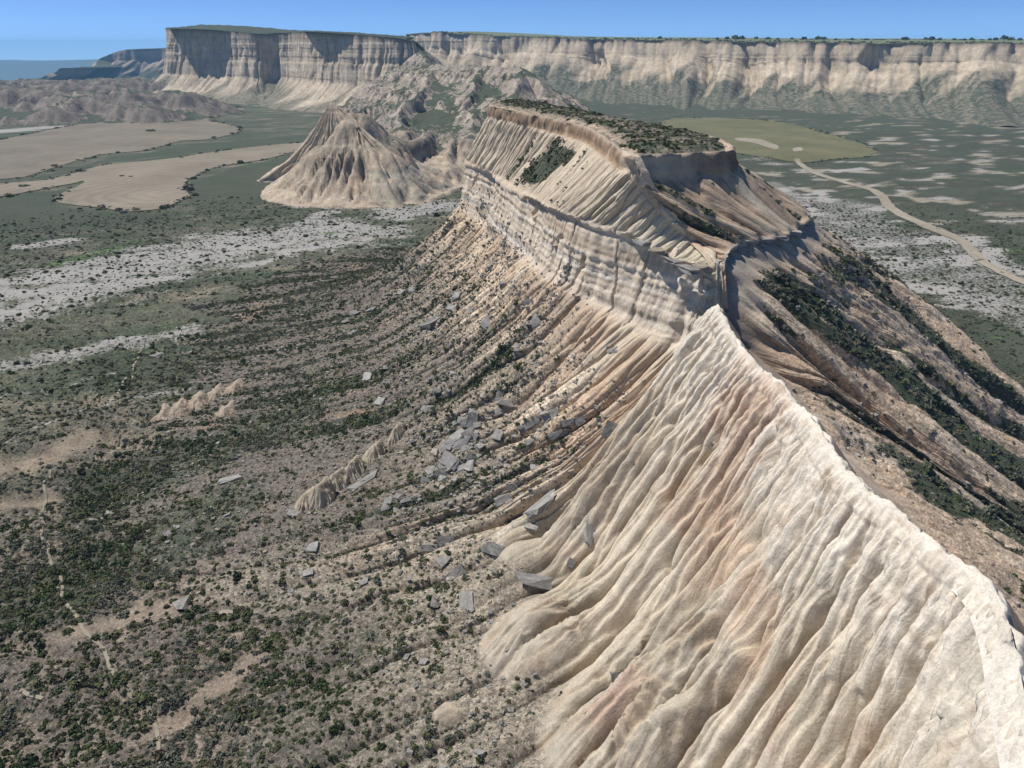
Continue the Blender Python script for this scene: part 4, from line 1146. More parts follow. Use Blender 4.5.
sheet("field", [(680, 118), (715, 118.5), (760, 120), (800, 126), (850, 140), (876, 152), (868, 157), (830, 160), (800, 163), (775, 159), (740, 154), (680, 146)], MF3, "olive green crop field behind the butte on the right")
sheet("field", [(737, 138), (762, 140), (778, 146), (776, 150), (752, 143), (736, 141)], MTR, "pale bare strip curving inside the green field", z=0.45, rag=1.0)
sheet("field", [(793, 148.5), (801, 147.5), (802, 151.5), (794, 152.5)], MTR, "small pale bare patch at the head of the dirt track", z=0.5, rag=1.0)
def strip(name, uv, widths, mat, label, z=0.32):
    C_ = np.array([P(u, v, 0.0) for u, v in uv]); s_ = np.concatenate([[0], np.cumsum(np.linalg.norm(np.diff(C_, axis=0), axis=1))])
    t = np.linspace(0, s_[-1], int(s_[-1] / 2.5)); Q = pchip(s_, C_, t); W = np.interp(t, s_, widths)
    for _ in range(12):
        Q[1:-1] = 0.25 * Q[:-2] + 0.5 * Q[1:-1] + 0.25 * Q[2:]
    T = np.gradient(Q, axis=0); T /= np.linalg.norm(T, axis=1, keepdims=True); Nn = np.stack([-T[:, 1], T[:, 0]], 1)
    rows = []
    for k, f_ in enumerate(np.linspace(-1, 1, 5)):
        r = Q.copy(); ww = W * 0.5 * f_ + (1.3 * fbm(t / 9, 0 * t + k, 4, 631) if abs(f_) == 1 else 0)
        r[:, 0] += Nn[:, 0] * ww; r[:, 1] += Nn[:, 1] * ww
        r[:, 2] = ground_h(r[:, 0], r[:, 1]) + z + 0.05 * (1 - abs(f_))
        rows.append(r)
    G_ = np.array(rows)
    return tag(make_obj(name, G_.reshape(-1, 3), grid_faces(*G_.shape[:2], flip=True), mat), label, kind="structure")
tr = strip("track", [(797, 159), (801, 165), (815, 173), (845, 183), (872, 190), (884, 199), (890, 208), (910, 219), (938, 231), (958, 239), (972, 252), (990, 267), (1015, 279), (1060, 296)], [3.5, 5, 6, 6, 6, 5.5, 6, 7, 8, 6, 5, 5, 5, 5], MTR, "pale winding dirt track crossing the right valley")

# ------------------------------------------------------------------ placing things on the surfaces
def gz_at(x, y):
    x = np.asarray(x, float); y = np.asarray(y, float)
    i = np.clip(np.searchsorted(gx, x) - 1, 0, len(gx) - 2); j = np.clip(np.searchsorted(gy, y) - 1, 0, len(gy) - 2)
    fx = (x - gx[i]) / (gx[i + 1] - gx[i]); fy = (y - gy[j]) / (gy[j + 1] - gy[j])
    return (GZ[j, i] * (1 - fx) + GZ[j, i + 1] * fx) * (1 - fy) + (GZ[j + 1, i] * (1 - fx) + GZ[j + 1, i + 1] * fx) * fy

def drop(x, y):
    """top surface below a point: ridge or ground"""
    loc, nor, i, dd = bvh_near.ray_cast(Vector((x, y, 200)), Vector((0, 0, -1)))
    g = float(gz_at(x, y))
    if loc is not None and loc.z > g:
        n = Vector(nor)
        return np.array(loc), np.array(n if n.z > 0 else -n)
    return np.array([x, y, g]), np.array([0, 0, 1.0])

# narrow footpaths over the scrub
for uv, lab in zip(PATH, ["thin pale footpath winding down the scrub at lower left", "short pale trail scrap at the lower left edge", "pale path stub beside the dark scrub patch", "faint straight path at the edge of the dark scrub"]):
    C_ = np.array([hit(u, v)[0] for u, v in uv]); s_ = np.concatenate([[0], np.cumsum(np.linalg.norm(np.diff(C_, axis=0), axis=1))])
    t = np.linspace(0, s_[-1], max(8, int(s_[-1] / 0.35))); Q = pchip(s_, C_, t)
    Q[:, 0] += 0.7 * fbm(t / 6, 0 * t, 3, 641); Q[:, 1] += 0.7 * fbm(t / 6, 0 * t + 3, 3, 642)
    T = np.gradient(Q, axis=0); T[:, 2] = 0; T /= np.linalg.norm(T, axis=1, keepdims=True) + 1e-9
    rows = []
    for f_ in (-1, -0.4, 0.4, 1):
        w = 0.24 * f_ * (1 + 0.7 * fbm(t / 1.3, 0 * t + f_ * 3, 3, 643))
        r = Q.copy(); r[:, 0] -= T[:, 1] * w; r[:, 1] += T[:, 0] * w
        r[:, 2] = [drop(a_, b_)[0][2] for a_, b_ in zip(r[:, 0], r[:, 1])]
        r[:, 2] += 0.11
        rows.append(r)
    G_ = np.array(rows)
    tag(make_obj("path", G_.reshape(-1, 3), grid_faces(*G_.shape[:2], flip=True), MTR), lab, kind="structure")

# ------------------------------------------------------------------ small clay outcrops standing out of the talus
def outcrop(name, base_px, rim_px, hts, label, colA, colB, fl=2.2, amp=0.7, seed=700, da=0.16, nd=26):
    base = np.array([hit(u, v)[0] for u, v in base_px])
    rim = np.array([P(u, v, z=b[2] + h) for (u, v), b, h in zip(rim_px, base, hts)])
    back = rim + (rim - base) * np.array([0.25, 0.25, 0]) + np.array([0, 0, -0.5])
    back2 = back + (rim - base) * np.array([0.5, 0.5, 0])
    for k in range(len(back2)):
        back2[k, 2] = min(drop(back2[k, 0], back2[k, 1])[0][2] - 0.8, rim[k, 2] - 0.5)
    foot = base + (base - rim) * np.array([0.35, 0.35, 0]) - np.array([0, 0, 1.2])
    lines = np.array([back2, back, rim, (rim * 0.45 + base * 0.55) + np.array([0, 0, -0.3]), base, foot])
    G, a, rc, b = loft(lines, [5, 4, nd // 2, nd // 2, 6], da, hard=(2,), ref=2, soft_it=3)
    r1 = np.broadcast_to(rc[:, None], a.shape)
    N_ = grid_normals(G)
    sg = np.sign(-(N_[len(rc) // 2, :, 1].mean())) or 1.0
    dsp = amp * 1.6 * billow((a + 0.4 * fbm(a / 2, b / 3, 2, seed)) / fl, b / 14, seed + 1) + amp * 0.4 * billow(a / (fl * 0.35), b / 6, seed + 2)
    dsp *= sstep(1.6, 2.4, r1) * (1 - sstep(4.0, 4.8, r1))
    G = G + N_ * (sg * dsp)[..., None]
    G[..., 2] += 0.9 * amp * fbm(a / (fl * 0.8), 0 * a, 3, seed + 3) * (1 - sstep(2.2, 3.2, r1)) * sstep(0.8, 1.6, r1)
    n = fbm(a / 3, b / 3, 3, seed + 5)
    c = mixc(np.broadcast_to(np.array(colA), G.shape).copy(), colB, sstep(-0.2, 0.4, n))
    c = mixc(c, SOIL, (1 - sstep(1.7, 2.15, r1)) * 0.95)
    o = make_obj(name, G.reshape(-1, 3), grid_faces(*a.shape, flip=(sg < 0)), M_NEAR, c.reshape(-1, 3), (0.35 * (1 - sstep(1.2, 1.9, r1))).ravel(), zero(a.size))
    return tag(o, label, kind="structure")

def clay_spur(apex_px, foot_px, rise, up_len, slope, label, colA, colB, seed=720, cell=0.16, rough=0.5, half=9.0, up=(0.86, 0.5)):
    """rilled clay nose standing out of the slope, its crest running back uphill"""
    foot = hit(*foot_px)[0]
    d = ray(*apex_px)
    # the nose stands above its foot by 'rise'
    top = P(apex_px[0], apex_px[1], z=foot[2] + rise)
    g0 = drop(top[0] + 3, top[1])[0][2]; g1 = drop(top[0] - 3, top[1])[0][2]
    up = np.array(up) / np.hypot(*up)
    n = int(2 * half / cell)
    xx, yy = np.meshgrid(np.linspace(-half, half, n) + top[0], np.linspace(-half, half, n) + top[1], indexing='ij')
    wx = xx + 0.7 * fbm(xx / 2.4, yy / 2.4, 3, seed); wy = yy + 0.7 * fbm(xx / 2.4, yy / 2.4, 3, seed + 3)
    t = np.clip((wx - top[0]) * up[0] + (wy - top[1]) * up[1], 0, up_len)
    dd = np.hypot(wx - top[0] - t * up[0], wy - top[1] - t * up[1])
    h = top[2] + 0.12 * t - slope * (np.sqrt(dd * dd + 0.3) - 0.55) * (1 - 0.022 * dd)
    an = np.arctan2(wy - top[1], wx - top[0])
    h = h + rough * sstep(0.3, 2.5, dd) * shb(an * 2.6 + 0.5 * fbm(xx / 2, yy / 2, 2, seed + 5), dd / 9, seed + 6) + 0.25 * fbm(xx / 1.1, yy / 1.1, 3, seed + 7)
    h = erode(h / cell, 2600, 70, ero=0.3, dep=0.1, capf=3.0, inertia=0.2, seed=seed, batch=650) * cell
    gl = gz_at(xx, yy)
    h = h - 9 * sstep(half * 0.6, half * 0.98, np.hypot(xx - top[0], yy - top[1]))
    bl = sstep(half * 0.35, half * 0.7, np.hypot(xx - top[0], yy - top[1]) + 0.8 * fbm(xx / 1.5, yy / 1.5, 3, seed + 9))
    nn = fbm(xx / 1.6, yy / 1.6, 3, seed + 8)
    c = mixc(np.broadcast_to(np.array(colA), xx.shape + (3,)).copy(), colB, sstep(-0.2, 0.4, nn + 0.5 - 0.25 * dd))
    c = mixc(c, BROWN * 1.15, bl * (1 - sstep(-0.5, 2.0, (xx - top[0]) * up[0] + (yy - top[1]) * up[1])) * 0.8)
    o = make_obj("clay_mound", np.stack([xx, yy, h], -1).reshape(-1, 3), grid_faces(n, n, flip=True), M_NEAR, c.reshape(-1, 3), zero(xx.size), zero(xx.size), ab=np.stack([an * 3, dd, np.full(xx.shape, 0.35)], -1).reshape(-1, 3))
    return tag(o, label, kind="structure")

FINS = [((304, 494), (306, 517), 2.6, "leftmost clay fin, pinkish, of the row in the scrub"), ((318, 484), (322, 513), 3.4, "second clay fin from the left, with a pale crest"), ((333, 474), (340, 503), 3.2, "third clay fin from the left, grey-sided"),
        ((350, 462), (358, 488), 2.8, "fourth clay fin from the left, in the middle of the row"), ((372, 446), (378, 474), 3.2, "tall yellowish clay fin near the right of the row"), ((394, 428), (396, 452), 2.6, "rightmost and highest clay fin of the row")]
for i, (ap, ft, rs_, lab) in enumerate(FINS):
    clay_spur(ap, ft, rs_ * (0.9, 1.15, 0.8, 1.1, 0.9, 1.15)[i], 3.5, (1.5, 2.0, 1.5, 1.8, 1.6, 2.1)[i], lab, [(0.40, 0.31, 0.235), (0.42, 0.365, 0.28), (0.36, 0.335, 0.275), (0.38, 0.34, 0.26), (0.43, 0.39, 0.27), (0.43, 0.38, 0.28)][i], (0.37, 0.31, 0.225), seed=770 + i * 11, cell=0.11, rough=0.55, half=4.2, up=(0.55, 0.83))
BANK = [((163, 411), (163, 422), 1.4, "left end of the orange-tan clay bank"), ((178, 406), (180, 418), 1.7, "orange-tan clay hump left in the bank"), ((196, 399), (199, 411), 1.7, "orange-tan clay hump in the middle of the bank"), ((214, 391), (217, 404), 1.5, "orange-tan clay hump right in the bank"),
        ((232, 386), (235, 397), 1.2, "right end of the orange-tan clay bank"), ((224, 408), (226, 416), 1.0, "small pale clay hump below the orange bank")]
for i, (ap, ft, rs_, lab) in enumerate(BANK):
    clay_spur(ap, ft, rs_, 5.0, 0.8, lab, (0.33, 0.26, 0.19), (0.37, 0.30, 0.225), seed=850 + i * 11, cell=0.2, rough=0.35, half=6.0, up=(-0.3 + 0.12 * i, 1.0))

# ------------------------------------------------------------------ boulders
def rock_material(name, c1, c2):
    m = bpy.data.materials.new(name)
    nt, N, L, bs = nodes_of(m)
    tc = N.new("ShaderNodeTexCoord").outputs["Object"]
    oi = N.new("ShaderNodeObjectInfo")
    vv = N.new("ShaderNodeVectorMath"); vv.operation = 'ADD'
    L.new(tc, vv.inputs[0]); L.new(oi.outputs["Location"], vv.inputs[1])
    n1 = noise_node(nt, vv.outputs[0], 1.6, 8, 0.7)
    f = math_node(nt, 'ADD', n1, math_node(nt, 'MULTIPLY', math_node(nt, 'SUBTRACT', oi.outputs["Random"], 0.5), 0.25))
    L.new(ramp_node(nt, f, 0.3, 0.72, c1, c2), bs.inputs["Base Color"])
    bs.inputs["Roughness"].default_value = 0.9; bs.inputs["Specular IOR Level"].default_value = 0.15
    b = N.new("ShaderNodeBump"); b.inputs["Strength"].default_value = 0.6; b.inputs["Distance"].default_value = 0.15
    L.new(noise_node(nt, vv.outputs[0], 4.0, 8, 0.7), b.inputs["Height"]); L.new(b.outputs[0], bs.inputs["Normal"])
    return m
M_ROCK = rock_material("grey_sandstone", (0.125, 0.118, 0.106), (0.36, 0.34, 0.305))
M_ROCKT = rock_material("tan_sandstone", (0.20, 0.17, 0.13), (0.38, 0.33, 0.26))

def rock_mesh(name, seed, mat):
    r = random.Random(seed)
    bm = bmesh.new()
    for cx in (-1, 1):
        for cy in (-1, 1):
            for cz in (-1, 1):
                if r.random() < 0.12: continue
                bm.verts.new((cx * r.uniform(0.5, 1.0), cy * r.uniform(0.45, 1.0), cz * r.uniform(0.6, 1.0)))
    for k in range(5):
        bm.verts.new((r.uniform(-1, 1), r.choice((-1, 1)) * r.uniform(0.7, 1.0), r.uniform(-0.8, 0.8)))
    res = bmesh.ops.convex_hull(bm, input=bm.verts[:])
    bmesh.ops.delete(bm, geom=list({g for g in res["geom_interior"] + res["geom_unused"] if isinstance(g, bmesh.types.BMVert)}), context='VERTS')
    bmesh.ops.triangulate(bm, faces=bm.faces[:])
    bmesh.ops.subdivide_edges(bm, edges=bm.edges[:], cuts=1)
    bmesh.ops.triangulate(bm, faces=bm.faces[:])
    for v in bm.verts:
        v.co += Vector((r.uniform(-1, 1), r.uniform(-1, 1), r.uniform(-1, 1))) * 0.085
    bmesh.ops.recalc_face_normals(bm, faces=bm.faces[:])
    me = bpy.data.meshes.new(name)
    bm.to_mesh(me); bm.free()
    me.materials.append(mat)
    return me
ROCKS = [rock_mesh("boulder", 900 + i, M_ROCK) for i in range(7)]
ROCKS_T = [rock_mesh("boulder", 950 + i, M_ROCKT) for i in range(3)]

def place_slab(u, v, lpx, wpx, ang, label, tan=False, thick=0.45, group=None, lift=0.0, seed=0, name="boulder"):
    p, n = hit(u, v)
    ca, sa = math.cos(math.radians(ang)), math.sin(math.radians(ang))
    q1, _ = hit(u - ca * lpx / 2, v - sa * lpx / 2); q2, _ = hit(u + ca * lpx / 2, v + sa * lpx / 2)
    ax = Vector(q2 - q1)
    dep = float(p[1] * cp - (p[2] - HC) * sp)
    L_ = lpx * dep / FPX
    if ax.length < 1e-3 or ax.length > 3 * L_: ax = Vector((ca, -sa, 0))
    n = Vector(n)
    if n.z < 0: n = -n
    n = (n + Vector((random.uniform(-.22, .22), random.uniform(-.22, .22), 0.25))).normalized()
    ax = (ax - n * ax.dot(n)).normalized()
    ay = n.cross(ax)
    W_ = wpx * dep / FPX * 1.1
    H_ = max(0.3, min(W_, L_) * thick)
    me = (ROCKS_T if tan else ROCKS)[seed % (3 if tan else 7)]
    o = bpy.data.objects.new(name, me)
    R = Matrix((ax, ay, n)).transposed().to_4x4()
    o.matrix_world = Matrix.Translation(Vector(p) + n * (H_ * 0.02 + lift)) @ R @ Matrix.Diagonal((L_ / 2, W_ / 2, H_ / 2, 1)).to_4x4()
    COL.objects.link(o)
    tag(o, label, "boulder", group)
    return o

PILE = "boulders in the pile below the cliff"
BIG = [
    (474, 421, 14, 20, 10, "pale upright boulder at the top of the big boulder pile", 0, PILE), (469, 435, 14, 9, -30, "small blocky boulder just under the pale upright one", 0, PILE),
    (458, 436, 17, 9, -40, "tilted grey slab on the upper left of the boulder pile", 0, PILE), (464, 447, 25, 11, -25, "long grey slab across the middle of the boulder pile", 0, PILE),
    (445, 446, 12, 8, -35, "small grey boulder at the left shoulder of the boulder pile", 0, PILE), (450, 461, 23, 12, 35, "broad light grey slab leaning right in the boulder pile", 0, PILE),
    (444, 474, 19, 13, 20, "flat grey slab at the bottom of the boulder pile", 0, PILE), (470, 465, 15, 9, -70, "upright dark grey boulder on the right of the boulder pile", 0, PILE),
    (431, 472, 11, 8, -30, "small grey block at the lower left of the boulder pile", 0, PILE), (426, 482, 12, 9, 10, "grey block lowest in the boulder pile, near dark shrubs", 0, PILE),
    (502, 394, 20, 9, -65, "steep grey boulder standing above the boulder pile", 0, None), (507, 403, 16, 5, 10, "thin grey slab lying at the foot of the steep boulder", 0, None),
    (498, 435, 11, 9, -60, "lone squarish grey boulder right of the boulder pile", 0, None), (529, 425, 25, 7, -35, "long narrow grey slab sloping across tan talus", 0, None),
    (553, 415, 20, 11, -25, "wedge-shaped grey slab left of two small dark slabs", 0, None), (568, 423, 16, 6, -10, "dark thin slab, left of a pair on the tan talus", 0, None),
    (580, 421, 11, 7, -30, "small dark slab, right of a pair on the tan talus", 0, None), (557, 435, 22, 7, -15, "flat grey slab below the wedge-shaped one", 0, None),
    (530, 442, 11, 8, -50, "small blue-grey boulder beside a pink streak of clay", 0, None), (496, 464, 19, 8, -25, "flat brown-grey slab on the tan rib below the pile", 1, None),
    (512, 487, 12, 8, 60, "small pale boulder touching a larger slab's upper end", 0, None), (505, 499, 22, 9, -25, "light grey slab lying alone above the cream spur", 0, None),
    (545, 504, 43, 16, -62, "largest long grey slab, lying down the slope", 0, None), (531, 527, 14, 8, 30, "broken grey block at the foot of the longest slab", 0, None),
    (426, 410, 12, 9, -10, "whitish boulder uphill of a round green bush", 0, None), (413, 498, 23, 4, -20, "thin flat slab half buried in the talus", 0, None),
    (457, 576, 17, 19, 60, "grey slab above the dark upright one on the lower talus", 0, None), (443, 561, 12, 12, 40, "squarish grey slab next to a flat shelf of rock", 0, None),
    (431, 548, 21, 8, 5, "flat grey rock shelf on the lower talus", 0, None), (446, 541, 19, 9, -8, "grey rock shelf above the squarish slab", 0, None),
    (466, 602, 22, 12, 80, "dark upright slab on the lower talus", 0, None), (436, 604, 11, 9, -70, "small light grey boulder left of the dark upright slab", 0, None),
    (495, 549, 22, 11, 15, "pale slab capping the small cream spur", 0, None), (571, 563, 10, 8, 30, "small rock on the ridge behind the overhanging slab", 0, None),
    (590, 532, 30, 9, -80, "narrow dark grey rock strip against the clay slope", 0, None), (617, 676, 13, 9, -20, "single grey stone perched on the rilled clay cone", 0, None),
    (433, 324, 22, 15, -48, "broad light grey slab high on the talus left of the cliff", 0, None), (452, 308, 15, 6, -10, "thin grey slab uphill of the broad light one", 0, None),
    (470, 314, 15, 5, -50, "narrow grey slab pointing down the high talus", 0, None), (487, 323, 11, 11, -30, "rounded grey boulder beside the narrow high slab", 0, None),
    (528, 304, 11, 8, -20, "small grey boulder just below the cliff foot", 0, None), (536, 322, 11, 10, -40, "grey boulder with a dark side under the cliff foot", 0, None),
    (458, 296, 10, 9, -10, "grey boulder near the top of the green talus strip", 0, None), (368, 378, 18, 9, -65, "grey boulder standing uphill of a round green bush", 0, None),
    (380, 402, 11, 8, 10, "low grey boulder below the standing one by the bush", 0, None), (347, 322, 11, 7, -30, "left boulder of the grey cluster on the far talus", 0, None),
    (355, 313, 10, 8, -40, "upper boulder of the grey cluster on the far talus", 0, None), (353, 333, 11, 6, -30, "lowest boulder of the grey cluster on the far talus", 0, None),
    (372, 310, 11, 7, -20, "right boulder of the grey cluster on the far talus", 0, None), (413, 290, 9, 6, -10, "right one of two small boulders in the green strip", 0, None),
    (401, 293, 9, 6, -10, "left one of two small boulders in the green strip", 0, None), (610, 430, 18, 12, -75, "lone grey boulder resting on the rilled cream slope", 0, None),
    (612, 351, 12, 6, -25, "small dark boulder high on the tan slope under the cliff", 0, None), (389, 501, 9, 8, 0, "left grey block of a small cluster beside the clay fins", 0, None),
    (398, 497, 9, 7, 20, "upper grey block of a small cluster beside the clay fins", 0, None), (385, 508, 10, 8, -30, "lower grey block of a small cluster beside the clay fins", 0, None),
    (232, 479, 26, 9, -18, "isolated pale flat slab lying in dark scrub", 0, None), (364, 482, 37, 7, -32, "long straight slab leaning beside the clay fins", 0, None),
    (293, 514, 13, 8, 0, "dark capping rock at the left end of the clay fins", 0, None), (183, 607, 17, 15, -20, "blocky grey boulder alone in the lower left scrub", 0, None),
    (226, 613, 19, 7, 0, "flat tan slab right of the lone blocky boulder", 1, None), (157, 356, 14, 9, 5, "grey boulder at the corner of the dark scrub patch", 0, None),
    (313, 548, 12, 10, 0, "rounded grey boulder below the clay fins", 0, None), (291, 591, 9, 5, 0, "small whitish stone on the brown scrub", 0, None),
    (364, 583, 11, 7, -20, "pale grey stone on the brown lower slope", 0, None), (308, 573, 12, 6, -10, "low dark stone in the brown scrub", 0, None)]
for i, (u, v, l, w, ang, lab, tn, grp) in enumerate(BIG):
    place_slab(u, v, l * 1.12, w * 1.15, ang, lab, bool(tn), thick=0.5 if l < 1.6 * w else 0.42, group=grp, seed=i)
# smaller blocks heaped in and around the pile
rr_ = random.Random(5)
_seen = set()
for i in range(34):
    u = rr_.gauss(455, 17); v = 452 - 0.85 * (u - 455) + rr_.gauss(0, 15)
    w = rr_.uniform(4, 9); tone = "pale" if i % 3 == 0 else "dark" if i % 3 == 1 else "mid-grey"
    side = ("upper" if v < 445 else "lower" if v > 462 else "middle") + (" left" if u < 447 else " right" if u > 464 else " centre")
    lab = "%s %s block in the %s of the big boulder pile" % ("tiny" if w < 5.5 else "small" if w < 7.3 else "squat", tone, side)
    place_slab(u, v, w * rr_.uniform(1.1, 1.7), w, rr_.uniform(-60, 30), lab, i % 5 == 0, thick=0.6, group=PILE, seed=i)
# grey slab that overhangs the fluted buttress
sl_ = place_slab(534, 583, 40, 13, 14, "curved grey slab overhanging the fluted clay buttress", thick=0.4, lift=0.9, seed=3)

# broken caprock slabs along the ledge of the butte
slab_c = [P(714, 262, 49.0), P(703, 268, 48.7), P(690, 270, 48.7), P(676, 262, 49.0), P(660, 252, 49.6), P(645, 243, 50.1)]
for i, c in enumerate(slab_c):
    o = bpy.data.objects.new("caprock_slab", ROCKS_T[i % 3] if i in (1, 4) else ROCKS[i % 7])
    o.matrix_world = Matrix.Translation(Vector(c) + Vector((-0.2, 0.6, 0.0))) @ Euler((random.uniform(-.05, .05), random.uniform(-.05, .05), random.uniform(-0.6, 0.2) + 2.4)).to_matrix().to_4x4() @ Matrix.Diagonal((1.9 + 0.5 * random.random(), 1.3, 0.42, 1)).to_4x4()
    COL.objects.link(o)
    o.parent = ridge
slab_r = [P(738, 244, 50.6), P(752, 241, 50.9), P(766, 239, 51), P(780, 237, 51), P(793, 232, 51), P(803, 214, 51), P(806, 207, 51)]
for i, c in enumerate(slab_r):
    o = bpy.data.objects.new("caprock_slab", ROCKS[(i + 2) % 7])
    o.matrix_world = Matrix.Translation(Vector(c) + Vector((-0.2, 0.3, -0.1))) @ Euler((random.uniform(-.08, .08), random.uniform(-.08, .08), random.uniform(-0.3, 0.5))).to_matrix().to_4x4() @ Matrix.Diagonal((1.6 + 0.6 * random.random(), 1.2, 0.45, 1)).to_4x4()
    COL.objects.link(o)
    o.parent = ridge

# ------------------------------------------------------------------ shrubs
def leaf_material(name, c1, c2):
    m = bpy.data.materials.new(name)
    nt, N, L, bs = nodes_of(m)
    oi = N.new("ShaderNodeObjectInfo")
    geo = N.new("ShaderNodeNewGeometry").outputs["Position"]
    f = math_node(nt, 'ADD', math_node(nt, 'MULTIPLY', oi.outputs["Random"], 0.6), math_node(nt, 'MULTIPLY', noise_node(nt, geo, 3.0, 4, 0.6), 0.6))
    L.new(ramp_node(nt, f, 0.2, 0.95, c1, c2), bs.inputs["Base Color"])
    bs.inputs["Roughness"].default_value = 0.8; bs.inputs["Specular IOR Level"].default_value = 0.2
    return m
M_LEAF = [leaf_material("dark_green_leaves", (0.022, 0.036, 0.014), (0.085, 0.108, 0.042)), leaf_material("grey_green_leaves", (0.045, 0.054, 0.038), (0.14, 0.145, 0.105)),
          leaf_material("olive_leaves", (0.042, 0.056, 0.024), (0.135, 0.14, 0.062)), leaf_material("dry_stalks", (0.10, 0.082, 0.055), (0.20, 0.165, 0.115))]
M_BARK = bpy.data.materials.new("bark"); nodes_of(M_BARK)[3].inputs["Base Color"].default_value = (0.09, 0.07, 0.05, 1)

def shrub_mesh(name, seed, mat, n=95, flat=0.62, leaf=0.24):
    r = np.random.default_rng(seed)
    V, F = [], []
    lobes = [(r.uniform(-0.45, 0.45), r.uniform(-0.45, 0.45), r.uniform(0.45, 0.75)) for _ in range(5)] + [(0, 0, 0.75)]
    for i in range(n):
        lx, ly, lr = lobes[r.integers(len(lobes))]
        d = r.normal(size=3); d[2] = abs(d[2]) * 0.9 + 0.05; d /= np.linalg.norm(d)
        rad = lr * r.uniform(0.62, 1.0)
        c = np.array([lx, ly, 0.0]) + d * rad * np.array([1, 1, flat * 1.35])
        t = d + r.normal(size=3) * 0.6; t /= np.linalg.norm(t)
        a = np.cross(t, r.normal(size=3)); a /= np.linalg.norm(a); b = np.cross(t, a)
        s_ = leaf * r.uniform(0.6, 1.3)
        k = len(V)
        V += [c + a * s_, c + b * s_ * 0.7, c - a * s_, c - b * s_ * 0.7]
        F.append((k, k + 1, k + 2, k + 3))
    for j in range(5):                                     # short woody stems
        an = r.uniform(0, 6.28); k = len(V); e = np.array([math.cos(an) * 0.35, math.sin(an) * 0.35, 0.4])
        w = np.array([-math.sin(an), math.cos(an), 0]) * 0.03
        V += [w, -w, e - w * 0.5, e + w * 0.5]; F.append((k, k + 1, k + 2, k + 3))
    me = bpy.data.meshes.new(name)
    me.from_pydata([tuple(v) for v in V], [], F)
    me.materials.append(mat)
    me.update()
    return me
SHRUBS = [shrub_mesh("shrub", 30 + i, M_LEAF[(0, 1, 2, 0, 1, 3)[i]], n=(95, 85, 90, 110, 75, 60)[i], flat=(0.7, 0.55, 0.6, 0.8, 0.5, 0.6)[i]) for i in range(6)]

def poisson_points(G, dens, rng):
    """random points on a vertex grid; dens per square metre at each vertex"""
    du = np.gradient(G, axis=0); dv = np.gradient(G, axis=1)
    area = np.linalg.norm(np.cross(du, dv), axis=-1)
    lam = np.clip(area * dens, 0, 20)
    u_, v_ = proj(G)
    lam = np.where((u_ > -25) & (u_ < 1050) & (v_ > 60) & (v_ < 800) & (G[..., 1] > 20), lam, 0)
    k = rng.poisson(lam)
    i, j = np.nonzero(k)
    rep_ = k[i, j]
    i = np.repeat(i, rep_); j = np.repeat(j, rep_)
    fu = rng.uniform(-0.5, 0.5, len(i)); fv = rng.uniform(-0.5, 0.5, len(i))
    return G[i, j] + du[i, j] * fu[:, None] + dv[i, j] * fv[:, None], i, j

def vegdens(v, lo=0.30, hi=0.62, mx=1.25):
    return mx * np.clip((v - lo) / (hi - lo), 0, 1) ** 1.2
dg = np.hypot(GX, GY)
pts_all = []
under = np.zeros(GX.shape, bool)
gd = (vegdens(gveg, 0.22, 0.56, 4.4) + 0.7) * (1 - 0.92 * sstep(110, 240, dg)) * (1 - sstep(380, 470, dg)) * (1 - 0.8 * gbare)
gd = gd * (0.55 + 0.9 * sstep(-0.2, 0.3, fbm(GX / 3.2, GY / 3.2, 3, 801)))
pg, i, j = poisson_points(GG, gd, RNG)
keep = []
for q in pg:                                                # not beneath the ridge
    loc, nor, ii, dd = bvh_near.ray_cast(Vector((q[0], q[1], 200)), Vector((0, 0, -1)))
    keep.append(loc is None or loc.z < q[2])
pg = pg[np.array(keep)]
pts_all.append(pg)
Lg = (vegdens(Lveg2, 0.20, 0.60, 3.6) + 0.9 * (1 - crestness) * sstep(30, 58, bc) + 0.6 * crestness * sstep(46, 60, bc)) * (1 - bump_m)
strG = fbm((La + 0.15 * bc) / 5, bc / 60, 4, 90)
Lg = Lg * (0.4 + 1.2 * sstep(-0.2, 0.3, fbm(X / 2.6, Y / 2.6, 3, 802))) * np.where(crestness > 0.5, 1.0, 0.6 + 1.3 * sstep(-0.15, 0.22, -strG + 0.45 * fbm(X / 9, Y / 9, 3, 806)))
pl, i, j = poisson_points(LGd, Lg, RNG)
pl = pl[pl[:, 2] > gz_at(pl[:, 0], pl[:, 1]) - 0.1]; pts_all.append(pl)
pr, i, j = poisson_points(RGd, vegdens(Rveg, 0.2, 0.75, 2.2) * (0.5 + 0.9 * sstep(-0.2, 0.3, fbm(Xr / 3, Yr / 3, 3, 803))) + 0.03 * sstep(14, 24, bcr), RNG); pts_all.append(pr)
pt, i, j = poisson_points(TG, vegdens(Tveg, 0.2, 0.6, 1.9), RNG); pts_all.append(pt)
pe = []
for Q in EDGES:                                            # scrub along the field margins
    k_ = RNG.integers(0, len(Q), len(Q) * 2); k_ = k_[pn(Q[k_, 0] / 30, Q[k_, 1] / 30, 805) > -0.25]
    xy = Q[k_] + RNG.normal(size=(len(k_), 2)) * 2.2
    pe.append(np.column_stack([xy, gz_at(xy[:, 0], xy[:, 1])]))
pe = np.concatenate(pe); ue, ve = proj(pe); pe = pe[(ue > -20) & (ue < 1044) & (ve > 60)]
pts_all.append(pe)
pts = np.concatenate(pts_all)
ns = len(pts)
siz = np.clip(RNG.lognormal(math.log(0.285), 0.5, ns), 0.10, 1.0)
zone = np.concatenate([np.full(len(p), k) for k, p in enumerate(pts_all)])
siz *= 1 + 0.25 * sstep(150, 300, np.hypot(pts[:, 0], pts[:, 1]))
siz *= np.where(zone == 4, 3.0, 1.0)
